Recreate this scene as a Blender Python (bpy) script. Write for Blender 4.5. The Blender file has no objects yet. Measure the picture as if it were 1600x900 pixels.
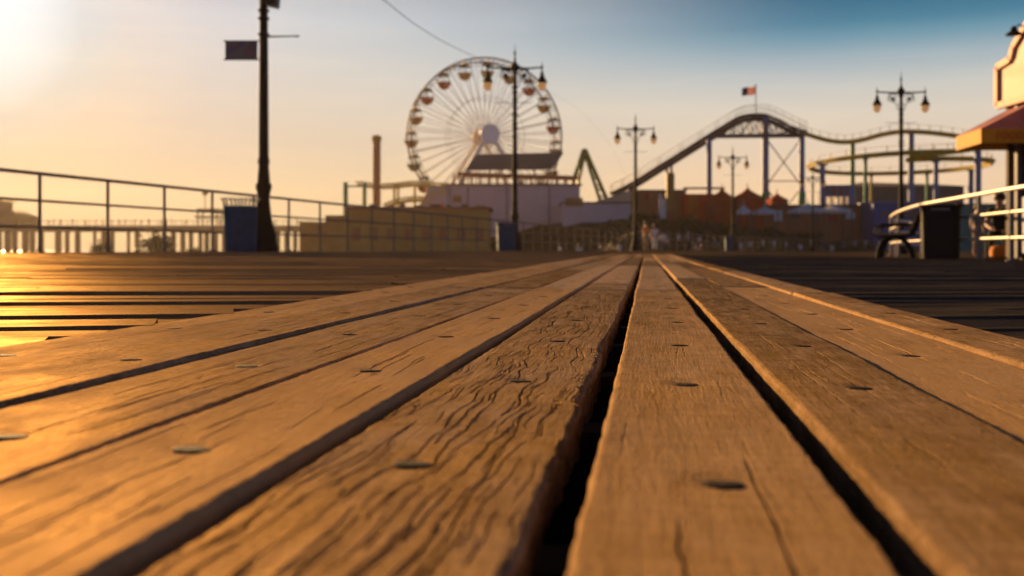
import bpy, bmesh, math, random
import numpy as np
from mathutils import Vector, Matrix

random.seed(7)
rng = np.random.default_rng(11)
scene = bpy.context.scene
C = scene.collection
F, HC, YH = 1556.0, 0.133, 386.0        # lens length in pixels of a 1600 wide frame, eye height, horizon row
TAN = 0.135                              # heading of the centre planks against the view axis
TH = math.atan(TAN)
PI = math.pi


def pt(x, y, d):
    return Vector(((x - 800) / F * d, d, HC + (YH - y) / F * d))


def px(x, d):
    return (x - 800) / F * d


def gz(X):
    return -0.01 * max(-30.0, min(30.0, X))


# ------------------------------------------------------------------ numpy noise
def vnoise(x, y, seed=0):
    x = np.asarray(x, float); y = np.asarray(y, float)
    xi = np.floor(x).astype(np.int64); yi = np.floor(y).astype(np.int64)
    fx = x - xi; fy = y - yi
    ux = fx * fx * fx * (fx * (fx * 6 - 15) + 10); uy = fy * fy * fy * (fy * (fy * 6 - 15) + 10)

    def h(a, b):
        n = (a * 374761393 + b * 668265263 + seed * 1442695041) & 0x7fffffff
        n = ((n ^ (n >> 13)) * 1274126177) & 0x7fffffff
        n = ((n ^ (n >> 15)) * 2246822519) & 0x7fffffff
        n = n ^ (n >> 16)
        return (n % 65536) / 32767.5 - 1.0
    a = h(xi, yi); b = h(xi + 1, yi); c = h(xi, yi + 1); d = h(xi + 1, yi + 1)
    return (a * (1 - ux) + b * ux) * (1 - uy) + (c * (1 - ux) + d * ux) * uy


def fbm(x, y, seed=0, o=4, g=0.5):
    s = 0; a = 1; t = 0
    for i in range(o):
        s = s + a * vnoise(x * 2 ** i, y * 2 ** i, seed + i * 17); t += a; a *= g
    return s / t


def sstep(e0, e1, x):
    t = np.clip((x - e0) / (e1 - e0), 0, 1)
    return t * t * (3 - 2 * t)


# ------------------------------------------------------------------ object helpers
def tag(o, label=None, cat=None, group=None, kind=None):
    if label: o['label'] = label
    if cat: o['category'] = cat
    if group: o['group'] = group
    if kind: o['kind'] = kind
    return o


def thing(name, label, cat, loc=(0, 0, 0), rz=0.0, group=None, kind=None):
    o = bpy.data.objects.new(name, None)
    o.empty_display_size = 0.2
    C.objects.link(o)
    o.location = loc; o.rotation_euler = (0, 0, rz)
    return tag(o, label, cat, group, kind)


def children(o):
    return [c for c in bpy.data.objects if c.parent is o]


def dup(root, loc, rz=None, label=None, group=None, scale=None):
    r = root.copy(); C.objects.link(r); r.location = loc
    if rz is not None: r.rotation_euler = (0, 0, rz)
    if label: r['label'] = label
    if group: r['group'] = group
    if scale is not None: r.scale = (scale,) * 3 if not hasattr(scale, '__len__') else scale
    for ch in children(root):
        c = ch.copy(); C.objects.link(c); c.parent = r
        for g in children(ch):
            d = g.copy(); C.objects.link(d); d.parent = c
    return r


class MB:
    def __init__(self):
        self.v = []; self.f = []; self.m = []; self.mi = 0

    def _add(self, vs, fs):
        b = len(self.v)
        self.v.extend([tuple(p) for p in vs])
        self.f.extend([tuple(i + b for i in q) for q in fs])
        self.m.extend([self.mi] * len(fs))
        return self

    def hexa(self, p):   # 8 points: bottom ring 0-3, top ring 4-7
        return self._add(p, [(3, 2, 1, 0), (4, 5, 6, 7), (0, 1, 5, 4), (1, 2, 6, 5), (2, 3, 7, 6), (3, 0, 4, 7)])

    def box(self, c, s, rz=0.0, taper=1.0):
        x, y, z = s[0] / 2, s[1] / 2, s[2] / 2
        ps = []
        for zz, k in ((-z, 1.0), (z, taper)):
            for a, b in ((-x, -y), (x, -y), (x, y), (-x, y)):
                a *= k; b *= k
                ps.append((c[0] + a * math.cos(rz) - b * math.sin(rz), c[1] + a * math.sin(rz) + b * math.cos(rz), c[2] + zz))
        return self.hexa(ps)

    def beam(self, p, q, w, h=None, up=(0, 0, 1)):
        h = h or w
        p = Vector(p); q = Vector(q); d = (q - p).normalized(); u = Vector(up)
        if abs(d.dot(u)) > 0.98: u = Vector((1, 0, 0))
        s = d.cross(u).normalized(); t = s.cross(d).normalized()
        ps = []
        for o in (p, q):
            for a, b in ((-1, -1), (1, -1), (1, 1), (-1, 1)):
                ps.append(o + s * (a * w / 2) + t * (b * h / 2))
        return self.hexa(ps)

    def tube(self, pts, r, n=8, closed=False, cap=True):
        pts = [Vector(p) for p in pts]; k = len(pts)
        rs = r if hasattr(r, '__len__') else [r] * k
        vs = []; prev = None
        for i, p in enumerate(pts):
            if closed: d = pts[(i + 1) % k] - pts[i - 1]
            else: d = pts[min(i + 1, k - 1)] - pts[max(i - 1, 0)]
            d.normalize()
            if prev is None:
                u = Vector((0, 0, 1)) if abs(d.z) < 0.9 else Vector((1, 0, 0))
                a = d.cross(u).normalized()
            else:
                a = prev - d * prev.dot(d)
                a.normalize()
            prev = a; b = d.cross(a)
            for j in range(n):
                t = 2 * PI * j / n
                vs.append(p + (a * math.cos(t) + b * math.sin(t)) * rs[i])
        fs = []
        for i in range(k if closed else k - 1):
            i2 = (i + 1) % k
            for j in range(n):
                j2 = (j + 1) % n
                fs.append((i * n + j, i * n + j2, i2 * n + j2, i2 * n + j))
        if cap and not closed:
            fs.append(tuple(reversed(range(n)))); fs.append(tuple((k - 1) * n + j for j in range(n)))
        return self._add(vs, fs)

    def lathe(self, prof, n=20, c=(0, 0, 0), square=0.0):
        vs = []; fs = []
        for r, z in prof:
            for j in range(n):
                t = 2 * PI * (j + 0.5) / n
                k = 1.0
                if square:
                    k = (abs(math.cos(t)) ** square + abs(math.sin(t)) ** square) ** (-1 / square)
                vs.append((c[0] + r * k * math.cos(t), c[1] + r * k * math.sin(t), c[2] + z))
        for i in range(len(prof) - 1):
            for j in range(n):
                j2 = (j + 1) % n
                fs.append((i * n + j, i * n + j2, (i + 1) * n + j2, (i + 1) * n + j))
        fs.append(tuple(reversed(range(n)))); fs.append(tuple((len(prof) - 1) * n + j for j in range(n)))
        return self._add(vs, fs)

    def ball(self, c, r, n=12, m=8, sz=1.0):
        prof = [(max(1e-4, r * math.sin(PI * i / m)), -r * sz * math.cos(PI * i / m)) for i in range(m + 1)]
        return self.lathe(prof, n, c)

    def prism(self, poly, off):    # planar polygon extruded by vector off
        poly = [Vector(p) for p in poly]; n = len(poly); off = Vector(off)
        vs = poly + [p + off for p in poly]
        fs = [tuple(range(n)), tuple(reversed(range(n, 2 * n)))]
        fs += [(i, i + n, (i + 1) % n + n, (i + 1) % n) for i in range(n)]
        return self._add(vs, fs)

    def build(self, name, mat, parent=None, smooth=40):
        me = bpy.data.meshes.new(name)
        me.from_pydata(self.v, [], self.f)
        mats = mat if isinstance(mat, (list, tuple)) else [mat]
        for m in mats: me.materials.append(m)
        if len(mats) > 1: me.polygons.foreach_set('material_index', self.m)
        bm = bmesh.new(); bm.from_mesh(me); bmesh.ops.recalc_face_normals(bm, faces=bm.faces); bm.to_mesh(me); bm.free()
        if smooth:
            me.polygons.foreach_set('use_smooth', [True] * len(me.polygons))
            me.set_sharp_from_angle(angle=math.radians(smooth))
        me.update()
        o = bpy.data.objects.new(name, me); C.objects.link(o)
        if parent is not None: o.parent = parent
        return o


def np_mesh(name, co, quads, mat, parent=None, smooth=True):
    me = bpy.data.meshes.new(name)
    n = len(co); k = len(quads)
    me.vertices.add(n); me.vertices.foreach_set('co', np.ascontiguousarray(co, np.float32).ravel())
    me.loops.add(k * 4); me.loops.foreach_set('vertex_index', np.ascontiguousarray(quads, np.int32).ravel())
    me.polygons.add(k); me.polygons.foreach_set('loop_start', np.arange(0, k * 4, 4, dtype=np.int32))
    me.polygons.foreach_set('use_smooth', np.full(k, smooth))
    me.materials.append(mat); me.update(calc_edges=True); me.validate()
    o = bpy.data.objects.new(name, me); C.objects.link(o)
    if parent is not None: o.parent = parent
    return o


def grid_quads(nr, nc):
    i = np.arange(nr - 1)[:, None] * nc + np.arange(nc - 1)[None, :]
    return np.stack([i, i + 1, i + nc + 1, i + nc], -1).reshape(-1, 4)


# ------------------------------------------------------------------ materials
def nodes_of(name):
    m = bpy.data.materials.new(name); m.use_nodes = True
    nt = m.node_tree; b = nt.nodes['Principled BSDF']
    return m, nt, b


def mat(name, col, rough=0.6, metal=0.0, var=0.25, scale=6.0, bump=0.15, bscale=40.0, spec=0.4, trans=0.0):
    m, nt, b = nodes_of(name)
    tc = nt.nodes.new('ShaderNodeTexCoord')
    no = nt.nodes.new('ShaderNodeTexNoise'); no.inputs['Scale'].default_value = scale; no.inputs['Detail'].default_value = 6
    no.inputs['Roughness'].default_value = 0.65
    nt.links.new(tc.outputs['Object'], no.inputs['Vector'])
    ra = nt.nodes.new('ShaderNodeValToRGB')
    ra.color_ramp.elements[0].position = 0.3; ra.color_ramp.elements[1].position = 0.72
    ra.color_ramp.elements[0].color = tuple(c * (1 - var) for c in col) + (1,)
    ra.color_ramp.elements[1].color = tuple(min(1, c * (1 + var * 0.7)) for c in col) + (1,)
    nt.links.new(no.outputs['Fac'], ra.inputs['Fac']); nt.links.new(ra.outputs['Color'], b.inputs['Base Color'])
    b.inputs['Roughness'].default_value = rough; b.inputs['Metallic'].default_value = metal
    b.inputs['Specular IOR Level'].default_value = spec
    if trans: b.inputs['Transmission Weight'].default_value = trans
    if bump:
        n2 = nt.nodes.new('ShaderNodeTexNoise'); n2.inputs['Scale'].default_value = bscale; n2.inputs['Detail'].default_value = 4
        nt.links.new(tc.outputs['Object'], n2.inputs['Vector'])
        bp = nt.nodes.new('ShaderNodeBump'); bp.inputs['Strength'].default_value = bump; bp.inputs['Distance'].default_value = 0.01
        nt.links.new(n2.outputs['Fac'], bp.inputs['Height']); nt.links.new(bp.outputs['Normal'], b.inputs['Normal'])
    return m


def wood(name, dark, light, rough=(0.5, 0.75), spec=0.35, bump=0.5, along='Y', dist=0.0012, rnd=0.25, grit=700.0):
    m, nt, b = nodes_of(name)
    L = nt.links.new
    tc = nt.nodes.new('ShaderNodeTexCoord')
    oi = nt.nodes.new('ShaderNodeObjectInfo')
    addv = nt.nodes.new('ShaderNodeVectorMath'); addv.operation = 'MULTIPLY_ADD'
    L(oi.outputs['Random'], addv.inputs[0]); addv.inputs[1].default_value = (31, 17, 3); L(tc.outputs['Object'], addv.inputs[2])

    def noise(sc, scale3, detail=5, rough_=0.6, dist_=0.0):
        mp = nt.nodes.new('ShaderNodeMapping'); mp.inputs['Scale'].default_value = scale3
        L(addv.outputs[0], mp.inputs['Vector'])
        n = nt.nodes.new('ShaderNodeTexNoise'); n.inputs['Scale'].default_value = sc; n.inputs['Detail'].default_value = detail
        n.inputs['Roughness'].default_value = rough_; n.inputs['Distortion'].default_value = dist_
        L(mp.outputs[0], n.inputs['Vector']); return n.outputs['Fac']
    st = (1, 0.05, 1) if along == 'Y' else (0.05, 1, 1)
    cr = (0.12, 1, 1) if along == 'Y' else (1, 0.12, 1)
    grain = noise(330, st, 7, 0.7, 0.5)
    coarse = noise(95, st, 5, 0.65, 0.6)
    cross = noise(160, cr, 3, 0.6)
    patch = noise(9, (1, 0.5, 1) if along == 'Y' else (0.5, 1, 1), 5, 0.65)
    mott = noise(42, (1, 0.35, 1) if along == 'Y' else (0.35, 1, 1), 5, 0.7, 0.3)
    speck = noise(grit, (1, 0.6, 1) if along == 'Y' else (0.6, 1, 1), 4, 0.8)

    def math_(op, a, bb):
        n = nt.nodes.new('ShaderNodeMath'); n.operation = op
        for i, s in enumerate((a, bb)):
            if isinstance(s, (int, float)): n.inputs[i].default_value = s
            else: L(s, n.inputs[i])
        return n.outputs[0]
    mixv = math_('ADD', math_('ADD', math_('MULTIPLY', grain, 0.24), math_('MULTIPLY', coarse, 0.2)), math_('ADD', math_('MULTIPLY', math_('ADD', patch, math_('SUBTRACT', mott, 0.5)), 0.30), math_('ADD', math_('MULTIPLY', cross, 0.20), math_('MULTIPLY', speck, 0.30))))
    mixv = math_('ADD', mixv, math_('MULTIPLY', math_('SUBTRACT', oi.outputs['Random'], 0.5), rnd))
    ra = nt.nodes.new('ShaderNodeValToRGB')
    e = ra.color_ramp.elements
    e[0].position = 0.48; e[0].color = tuple(dark) + (1,)
    e[1].position = 0.70; e[1].color = tuple(light) + (1,)
    mid = e.new(0.575); mid.color = tuple(0.5 * a + 0.5 * c for a, c in zip(dark, light)) + (1,)
    L(mixv, ra.inputs['Fac'])
    mr = nt.nodes.new('ShaderNodeMapRange'); mr.inputs['From Min'].default_value = 0.35; mr.inputs['From Max'].default_value = 0.65
    mr.inputs['To Min'].default_value = rough[0]; mr.inputs['To Max'].default_value = rough[1]
    L(patch, mr.inputs['Value'])
    hgt = math_('ADD', math_('MULTIPLY', grain, 0.7), math_('ADD', math_('MULTIPLY', speck, 0.6), math_('ADD', math_('MULTIPLY', cross, 0.2), math_('MULTIPLY', coarse, 0.3))))
    bp = nt.nodes.new('ShaderNodeBump'); bp.inputs['Strength'].default_value = bump; bp.inputs['Distance'].default_value = dist
    L(hgt, bp.inputs['Height'])
    df = nt.nodes.new('ShaderNodeBsdfDiffuse'); df.inputs['Roughness'].default_value = 0.5
    gl = nt.nodes.new('ShaderNodeBsdfGlossy'); gl.inputs['Color'].default_value = (1.0, 0.64, 0.26, 1)
    fr = math_('FRACT', math_('MULTIPLY', oi.outputs['Random'], 7.31), 0.0)
    hs = nt.nodes.new('ShaderNodeHueSaturation'); L(ra.outputs['Color'], hs.inputs['Color'])
    mott2 = noise(14, (1, 0.3, 1) if along == 'Y' else (0.3, 1, 1), 4, 0.65)
    L(math_('ADD', math_('MULTIPLY', fr, 0.22), math_('ADD', math_('MULTIPLY', mott2, 0.5), 0.48)), hs.inputs['Saturation'])
    L(hs.outputs['Color'], df.inputs['Color']); L(bp.outputs['Normal'], df.inputs['Normal']); L(bp.outputs['Normal'], gl.inputs['Normal'])
    L(mr.outputs[0], gl.inputs['Roughness'])
    mx = nt.nodes.new('ShaderNodeMixShader'); mx.inputs[0].default_value = spec
    L(df.outputs[0], mx.inputs[1]); L(gl.outputs[0], mx.inputs[2]); L(mx.outputs[0], nt.nodes['Material Output'].inputs['Surface'])
    nt.nodes.remove(b)
    return m


M = {}
M['plank'] = wood('weathered_plank_wood', (0.13, 0.074, 0.036), (0.64, 0.375, 0.178), rough=(0.45, 0.65), spec=0.07, bump=1.0, dist=0.0030, rnd=0.2, grit=900)
M['deck_warm'] = wood('old_deck_wood', (0.060, 0.033, 0.016), (0.24, 0.125, 0.055), rough=(0.42, 0.62), spec=0.10, bump=0.6, along='X', dist=0.003, grit=300)
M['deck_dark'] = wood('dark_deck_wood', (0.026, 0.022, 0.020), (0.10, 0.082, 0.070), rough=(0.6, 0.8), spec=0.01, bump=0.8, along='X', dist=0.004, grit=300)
M['joist'] = mat('joist_wood', (0.06, 0.045, 0.03), 0.9, spec=0.1)
M['nail'] = mat('rusty_steel', (0.060, 0.045, 0.036), 0.75, 0.0, 0.6, 220, 0.5, 300, spec=0.035)
M['iron'] = mat('black_iron_paint', (0.007, 0.010, 0.010), 0.7, 0.0, 0.3, 12, 0.1, 60, spec=0.1)
M['rail'] = mat('brown_rail_paint', (0.15, 0.115, 0.09), 0.6, 0.0, 0.3, 10, 0.1)
M['rail_steel'] = mat('galvanised_rail', (0.62, 0.58, 0.52), 0.42, 0.6, 0.15, 14, 0.08)
M['post_steel'] = mat('shaded_post_steel', (0.15, 0.15, 0.17), 0.6, 0.0, 0.2, 14, 0.08)  # darker than the rails: shade on the posts' visible side is put into the colour
M['blue_bin'] = mat('blue_bin_paint', (0.008, 0.065, 0.15), 0.6, 0.0, 0.35, 7, 0.1, spec=0.15)
M['black_bin'] = mat('black_bin_paint', (0.006, 0.006, 0.007), 0.6, 0.0, 0.3, 7, 0.1, spec=0.25)
M['glass'] = mat('frosted_lamp_glass', (0.85, 0.72, 0.55), 0.35, 0.0, 0.05, 4, 0, trans=0.75)
def glass_mat():
    m, nt, b = nodes_of('opal_lamp_glass')
    L = nt.links.new
    tc = nt.nodes.new('ShaderNodeTexCoord'); no = nt.nodes.new('ShaderNodeTexNoise'); no.inputs['Scale'].default_value = 9
    L(tc.outputs['Object'], no.inputs['Vector'])
    ra = nt.nodes.new('ShaderNodeValToRGB'); ra.color_ramp.elements[0].color = (0.75, 0.66, 0.52, 1); ra.color_ramp.elements[1].color = (0.92, 0.84, 0.70, 1)
    L(no.outputs['Fac'], ra.inputs['Fac']); L(ra.outputs['Color'], b.inputs['Base Color']); b.inputs['Roughness'].default_value = 0.25
    tr = nt.nodes.new('ShaderNodeBsdfTranslucent'); L(ra.outputs['Color'], tr.inputs['Color'])
    mx = nt.nodes.new('ShaderNodeMixShader'); mx.inputs[0].default_value = 0.72
    L(b.outputs[0], mx.inputs[1]); L(tr.outputs[0], mx.inputs[2]); L(mx.outputs[0], nt.nodes['Material Output'].inputs['Surface'])
    return m


M['glass'] = glass_mat()
M['white'] = mat('white_paint', (0.78, 0.76, 0.74), 0.5, 0.0, 0.12, 2, 0.05)
M['rim'] = mat('grey_rim_paint', (0.09, 0.10, 0.12), 0.7, 0.0, 0.2, 2, 0.05, spec=0.15)
M['hub'] = mat('pale_blue_hub', (0.78, 0.84, 0.95), 0.5, 0.0, 0.15, 2, 0.05)
M['red'] = mat('red_paint', (0.30, 0.010, 0.018), 0.5, 0.0, 0.2, 3, 0.05)
M['yellow'] = mat('yellow_paint', (0.28, 0.15, 0.012), 0.45, 0.0, 0.2, 3, 0.05)
M['olive'] = mat('dull_gondola_paint', (0.22, 0.20, 0.12), 0.5, 0.0, 0.2, 3, 0.05)
M['canopy'] = mat('grey_canopy', (0.04, 0.035, 0.04), 0.8, 0.0, 0.2, 3, 0.05, spec=0.1)
M['ctrack'] = mat('yellow_track', (0.50, 0.36, 0.035), 0.55, 0.0, 0.25, 3, 0.05)
M['ltrack'] = mat('violet_lift_steel', (0.06, 0.05, 0.075), 0.55, 0.0, 0.2, 3, 0.05)
M['bcol'] = mat('blue_column', (0.11, 0.17, 0.36), 0.5, 0.1, 0.2, 2, 0.05)
M['gcol'] = mat('green_column', (0.03, 0.25, 0.13), 0.5, 0.1, 0.2, 2, 0.05)
M['tower'] = mat('brick_red_tower', (0.30, 0.10, 0.06), 0.6, 0.0, 0.2, 2, 0.05)
M['greygreen'] = mat('lattice_green', (0.15, 0.24, 0.03), 0.5, 0.1, 0.2, 2, 0.05)
M['hall'] = mat('lavender_render', (0.50, 0.46, 0.51), 0.8, 0.0, 0.12, 0.6, 0.05)
M['hallwarm'] = mat('cream_render', (0.5, 0.40, 0.28), 0.8, 0.0, 0.12, 0.6, 0.05)
M['roofgrey'] = mat('dark_sheet_roof', (0.12, 0.105, 0.115), 0.7, 0.0, 0.15, 1.5, 0.05)
M['eave'] = mat('rust_eave', (0.36, 0.13, 0.06), 0.7, 0.0, 0.2, 2, 0.05)
M['redtent'] = mat('red_tent_canvas', (0.70, 0.13, 0.05), 0.8, 0.0, 0.2, 1.5, 0.05)
M['whitetent'] = mat('white_tent_canvas', (0.72, 0.72, 0.78), 0.8, 0.0, 0.1, 1.5, 0.05)
M['orange'] = mat('orange_canvas', (0.80, 0.28, 0.05), 0.8, 0.0, 0.2, 1.5, 0.05)
M['slate'] = mat('slate_cladding', (0.11, 0.10, 0.11), 0.8, 0.0, 0.2, 1, 0.05)
M['bluek'] = mat('blue_kiosk_paint', (0.03, 0.08, 0.30), 0.6, 0.0, 0.2, 1.5, 0.05)
M['teal'] = mat('teal_board', (0.02, 0.15, 0.16), 0.6, 0.0, 0.2, 1.5, 0.05)
M['pierwood'] = mat('pier_timber', (0.14, 0.095, 0.06), 0.85, 0.0, 0.3, 1.2, 0.1)
M['cream'] = mat('cream_parapet', (0.42, 0.30, 0.235), 0.6, 0.0, 0.12, 2.5, 0.1, 20)
M['salmon'] = mat('salmon_trim', (0.55, 0.22, 0.14), 0.6, 0.0, 0.15, 5, 0.1)
M['mauve'] = mat('mauve_awning', (0.42, 0.17, 0.17), 0.8, 0.0, 0.18, 4, 0.15, 60)
M['valance'] = mat('yellow_valance', (0.58, 0.29, 0.025), 0.75, 0.0, 0.12, 4, 0.15, 60)
M['letter'] = mat('red_lettering', (0.50, 0.08, 0.02), 0.7, 0.0, 0.1, 4, 0)
M['brownwall'] = mat('brown_booth_wall', (0.07, 0.045, 0.035), 0.75, 0.0, 0.2, 3, 0.1)
M['shutter'] = mat('grey_shutter', (0.30, 0.30, 0.36), 0.6, 0.1, 0.12, 3, 0.1)
M['skin'] = mat('skin', (0.45, 0.26, 0.18), 0.55, 0.0, 0.08, 10, 0.05)
M['hair'] = mat('dark_hair', (0.02, 0.014, 0.010), 0.5, 0.0, 0.3, 40, 0.3)
for k, c in {'cwhite': (0.72, 0.72, 0.74), 'cblue': (0.06, 0.09, 0.2), 'cblack': (0.012, 0.012, 0.014), 'cgrey': (0.16, 0.16, 0.18), 'cred': (0.4, 0.05, 0.04), 'corange': (0.7, 0.25, 0.03), 'cdenim': (0.05, 0.07, 0.13), 'ctan': (0.3, 0.2, 0.12)}.items():
    M[k] = mat('cloth_' + k[1:], c, 0.85, 0.0, 0.15, 12, 0.2, 50)
M['flagred'] = mat('flag_red', (0.9, 0.16, 0.12), 0.8, 0, 0.1, 3, 0)
M['leaf'] = mat('shrub_leaf', (0.045, 0.05, 0.018), 0.65, 0, 0.4, 1.2, 0)
M['leafdry'] = mat('dry_shrub_leaf', (0.12, 0.075, 0.03), 0.7, 0, 0.4, 1.2, 0)
M['twig'] = mat('twig_bark', (0.08, 0.055, 0.035), 0.9, 0, 0.3, 3, 0.1)
M['sand'] = mat('beach_sand', (0.30, 0.21, 0.13), 0.9, 0, 0.2, 0.15, 0.4, 3, spec=0.2)
M['earth'] = mat('scrub_earth', (0.045, 0.024, 0.008), 0.95, 0, 0.45, 0.25, 0.6, 2, spec=0.1)
M['box_speaker'] = mat('blue_black_case', (0.018, 0.022, 0.04), 0.5, 0, 0.2, 6, 0.1)


def cloth(name, col, tr):
    """Thin fabric that lets some of the low sun through."""
    m = mat(name, col, 0.85, 0.0, 0.15, 2.0, 0.1, 30, spec=0.1)
    nt = m.node_tree; L = nt.links.new; b = nt.nodes['Principled BSDF']
    t = nt.nodes.new('ShaderNodeBsdfTranslucent'); L(b.inputs['Base Color'].links[0].from_socket, t.inputs['Color'])
    x = nt.nodes.new('ShaderNodeMixShader'); x.inputs[0].default_value = tr
    L(b.outputs[0], x.inputs[1]); L(t.outputs[0], x.inputs[2]); L(x.outputs[0], nt.nodes['Material Output'].inputs['Surface'])
    return m


M['flagred'] = cloth('flag_red', (0.65, 0.07, 0.05), 0.5); M['flagwhite'] = cloth('flag_white', (0.75, 0.72, 0.7), 0.5); M['flagblue'] = cloth('flag_blue', (0.03, 0.04, 0.16), 0.4)
M['redtent'] = cloth('red_tent_canvas', (0.62, 0.10, 0.04), 0.35); M['orange'] = cloth('orange_canvas', (0.75, 0.26, 0.05), 0.35); M['whitetent'] = cloth('white_tent_canvas', (0.72, 0.72, 0.78), 0.2)
M['banner'] = None


def banner_mat():
    m, nt, b = nodes_of('banner_print')
    L = nt.links.new
    tc = nt.nodes.new('ShaderNodeTexCoord')
    vo = nt.nodes.new('ShaderNodeTexVoronoi'); vo.inputs['Scale'].default_value = 7
    L(tc.outputs['Object'], vo.inputs['Vector'])
    ra = nt.nodes.new('ShaderNodeValToRGB'); ra.color_ramp.interpolation = 'CONSTANT'
    cols = [(0.13, 0.09, 0.11), (0.09, 0.09, 0.14), (0.15, 0.11, 0.12), (0.14, 0.13, 0.15), (0.16, 0.09, 0.10)]
    e = ra.color_ramp.elements
    e[0].color = cols[0] + (1,); e[1].position = 0.2; e[1].color = cols[1] + (1,)
    for i, c in enumerate(cols[2:]): q = e.new(0.4 + i * 0.2); q.color = c + (1,)
    sp = nt.nodes.new('ShaderNodeSeparateColor'); L(vo.outputs['Color'], sp.inputs[0]); L(sp.outputs[0], ra.inputs['Fac'])
    L(ra.outputs['Color'], b.inputs['Base Color']); b.inputs['Roughness'].default_value = 0.7
    return m


M['banner'] = banner_mat()


def sea_mat():
    m, nt, b = nodes_of('sea_water')
    L = nt.links.new
    tc = nt.nodes.new('ShaderNodeTexCoord')
    n = nt.nodes.new('ShaderNodeTexNoise'); n.inputs['Scale'].default_value = 0.6; n.inputs['Detail'].default_value = 6
    L(tc.outputs['Object'], n.inputs['Vector'])
    bp = nt.nodes.new('ShaderNodeBump'); bp.inputs['Strength'].default_value = 0.5; bp.inputs['Distance'].default_value = 0.3
    L(n.outputs['Fac'], bp.inputs['Height']); L(bp.outputs['Normal'], b.inputs['Normal'])
    b.inputs['Base Color'].default_value = (0.02, 0.05, 0.06, 1); b.inputs['Roughness'].default_value = 0.15
    return m


M['sea'] = sea_mat()

# ------------------------------------------------------------------ camera, sun, sky, air
cam = bpy.data.cameras.new('camera'); co = bpy.data.objects.new('camera', cam); C.objects.link(co)
co.location = (0, 0, HC); co.rotation_euler = (math.radians(90), 0, 0)
cam.sensor_width = 36.0; cam.lens = 36.0 * F / 1600.0; cam.shift_y = -(450 - YH) / 1600.0
cam.clip_start = 0.02; cam.clip_end = 6000
cam.dof.use_dof = True; cam.dof.focus_distance = 1.45; cam.dof.aperture_fstop = 6.0
scene.camera = co

SUN_AZ, SUN_EL = math.radians(28.5), math.radians(11.5)      # to the left of the view axis, above the horizon
S = Vector((-math.sin(SUN_AZ) * math.cos(SUN_EL), math.cos(SUN_AZ) * math.cos(SUN_EL), math.sin(SUN_EL)))
sl = bpy.data.lights.new('sun', 'SUN'); so = bpy.data.objects.new('sun', sl); C.objects.link(so)
so.rotation_euler = S.to_track_quat('Z', 'Y').to_euler()
sl.energy = 5.0; sl.angle = math.radians(0.6); sl.color = (1.0, 0.585, 0.235)


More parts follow.
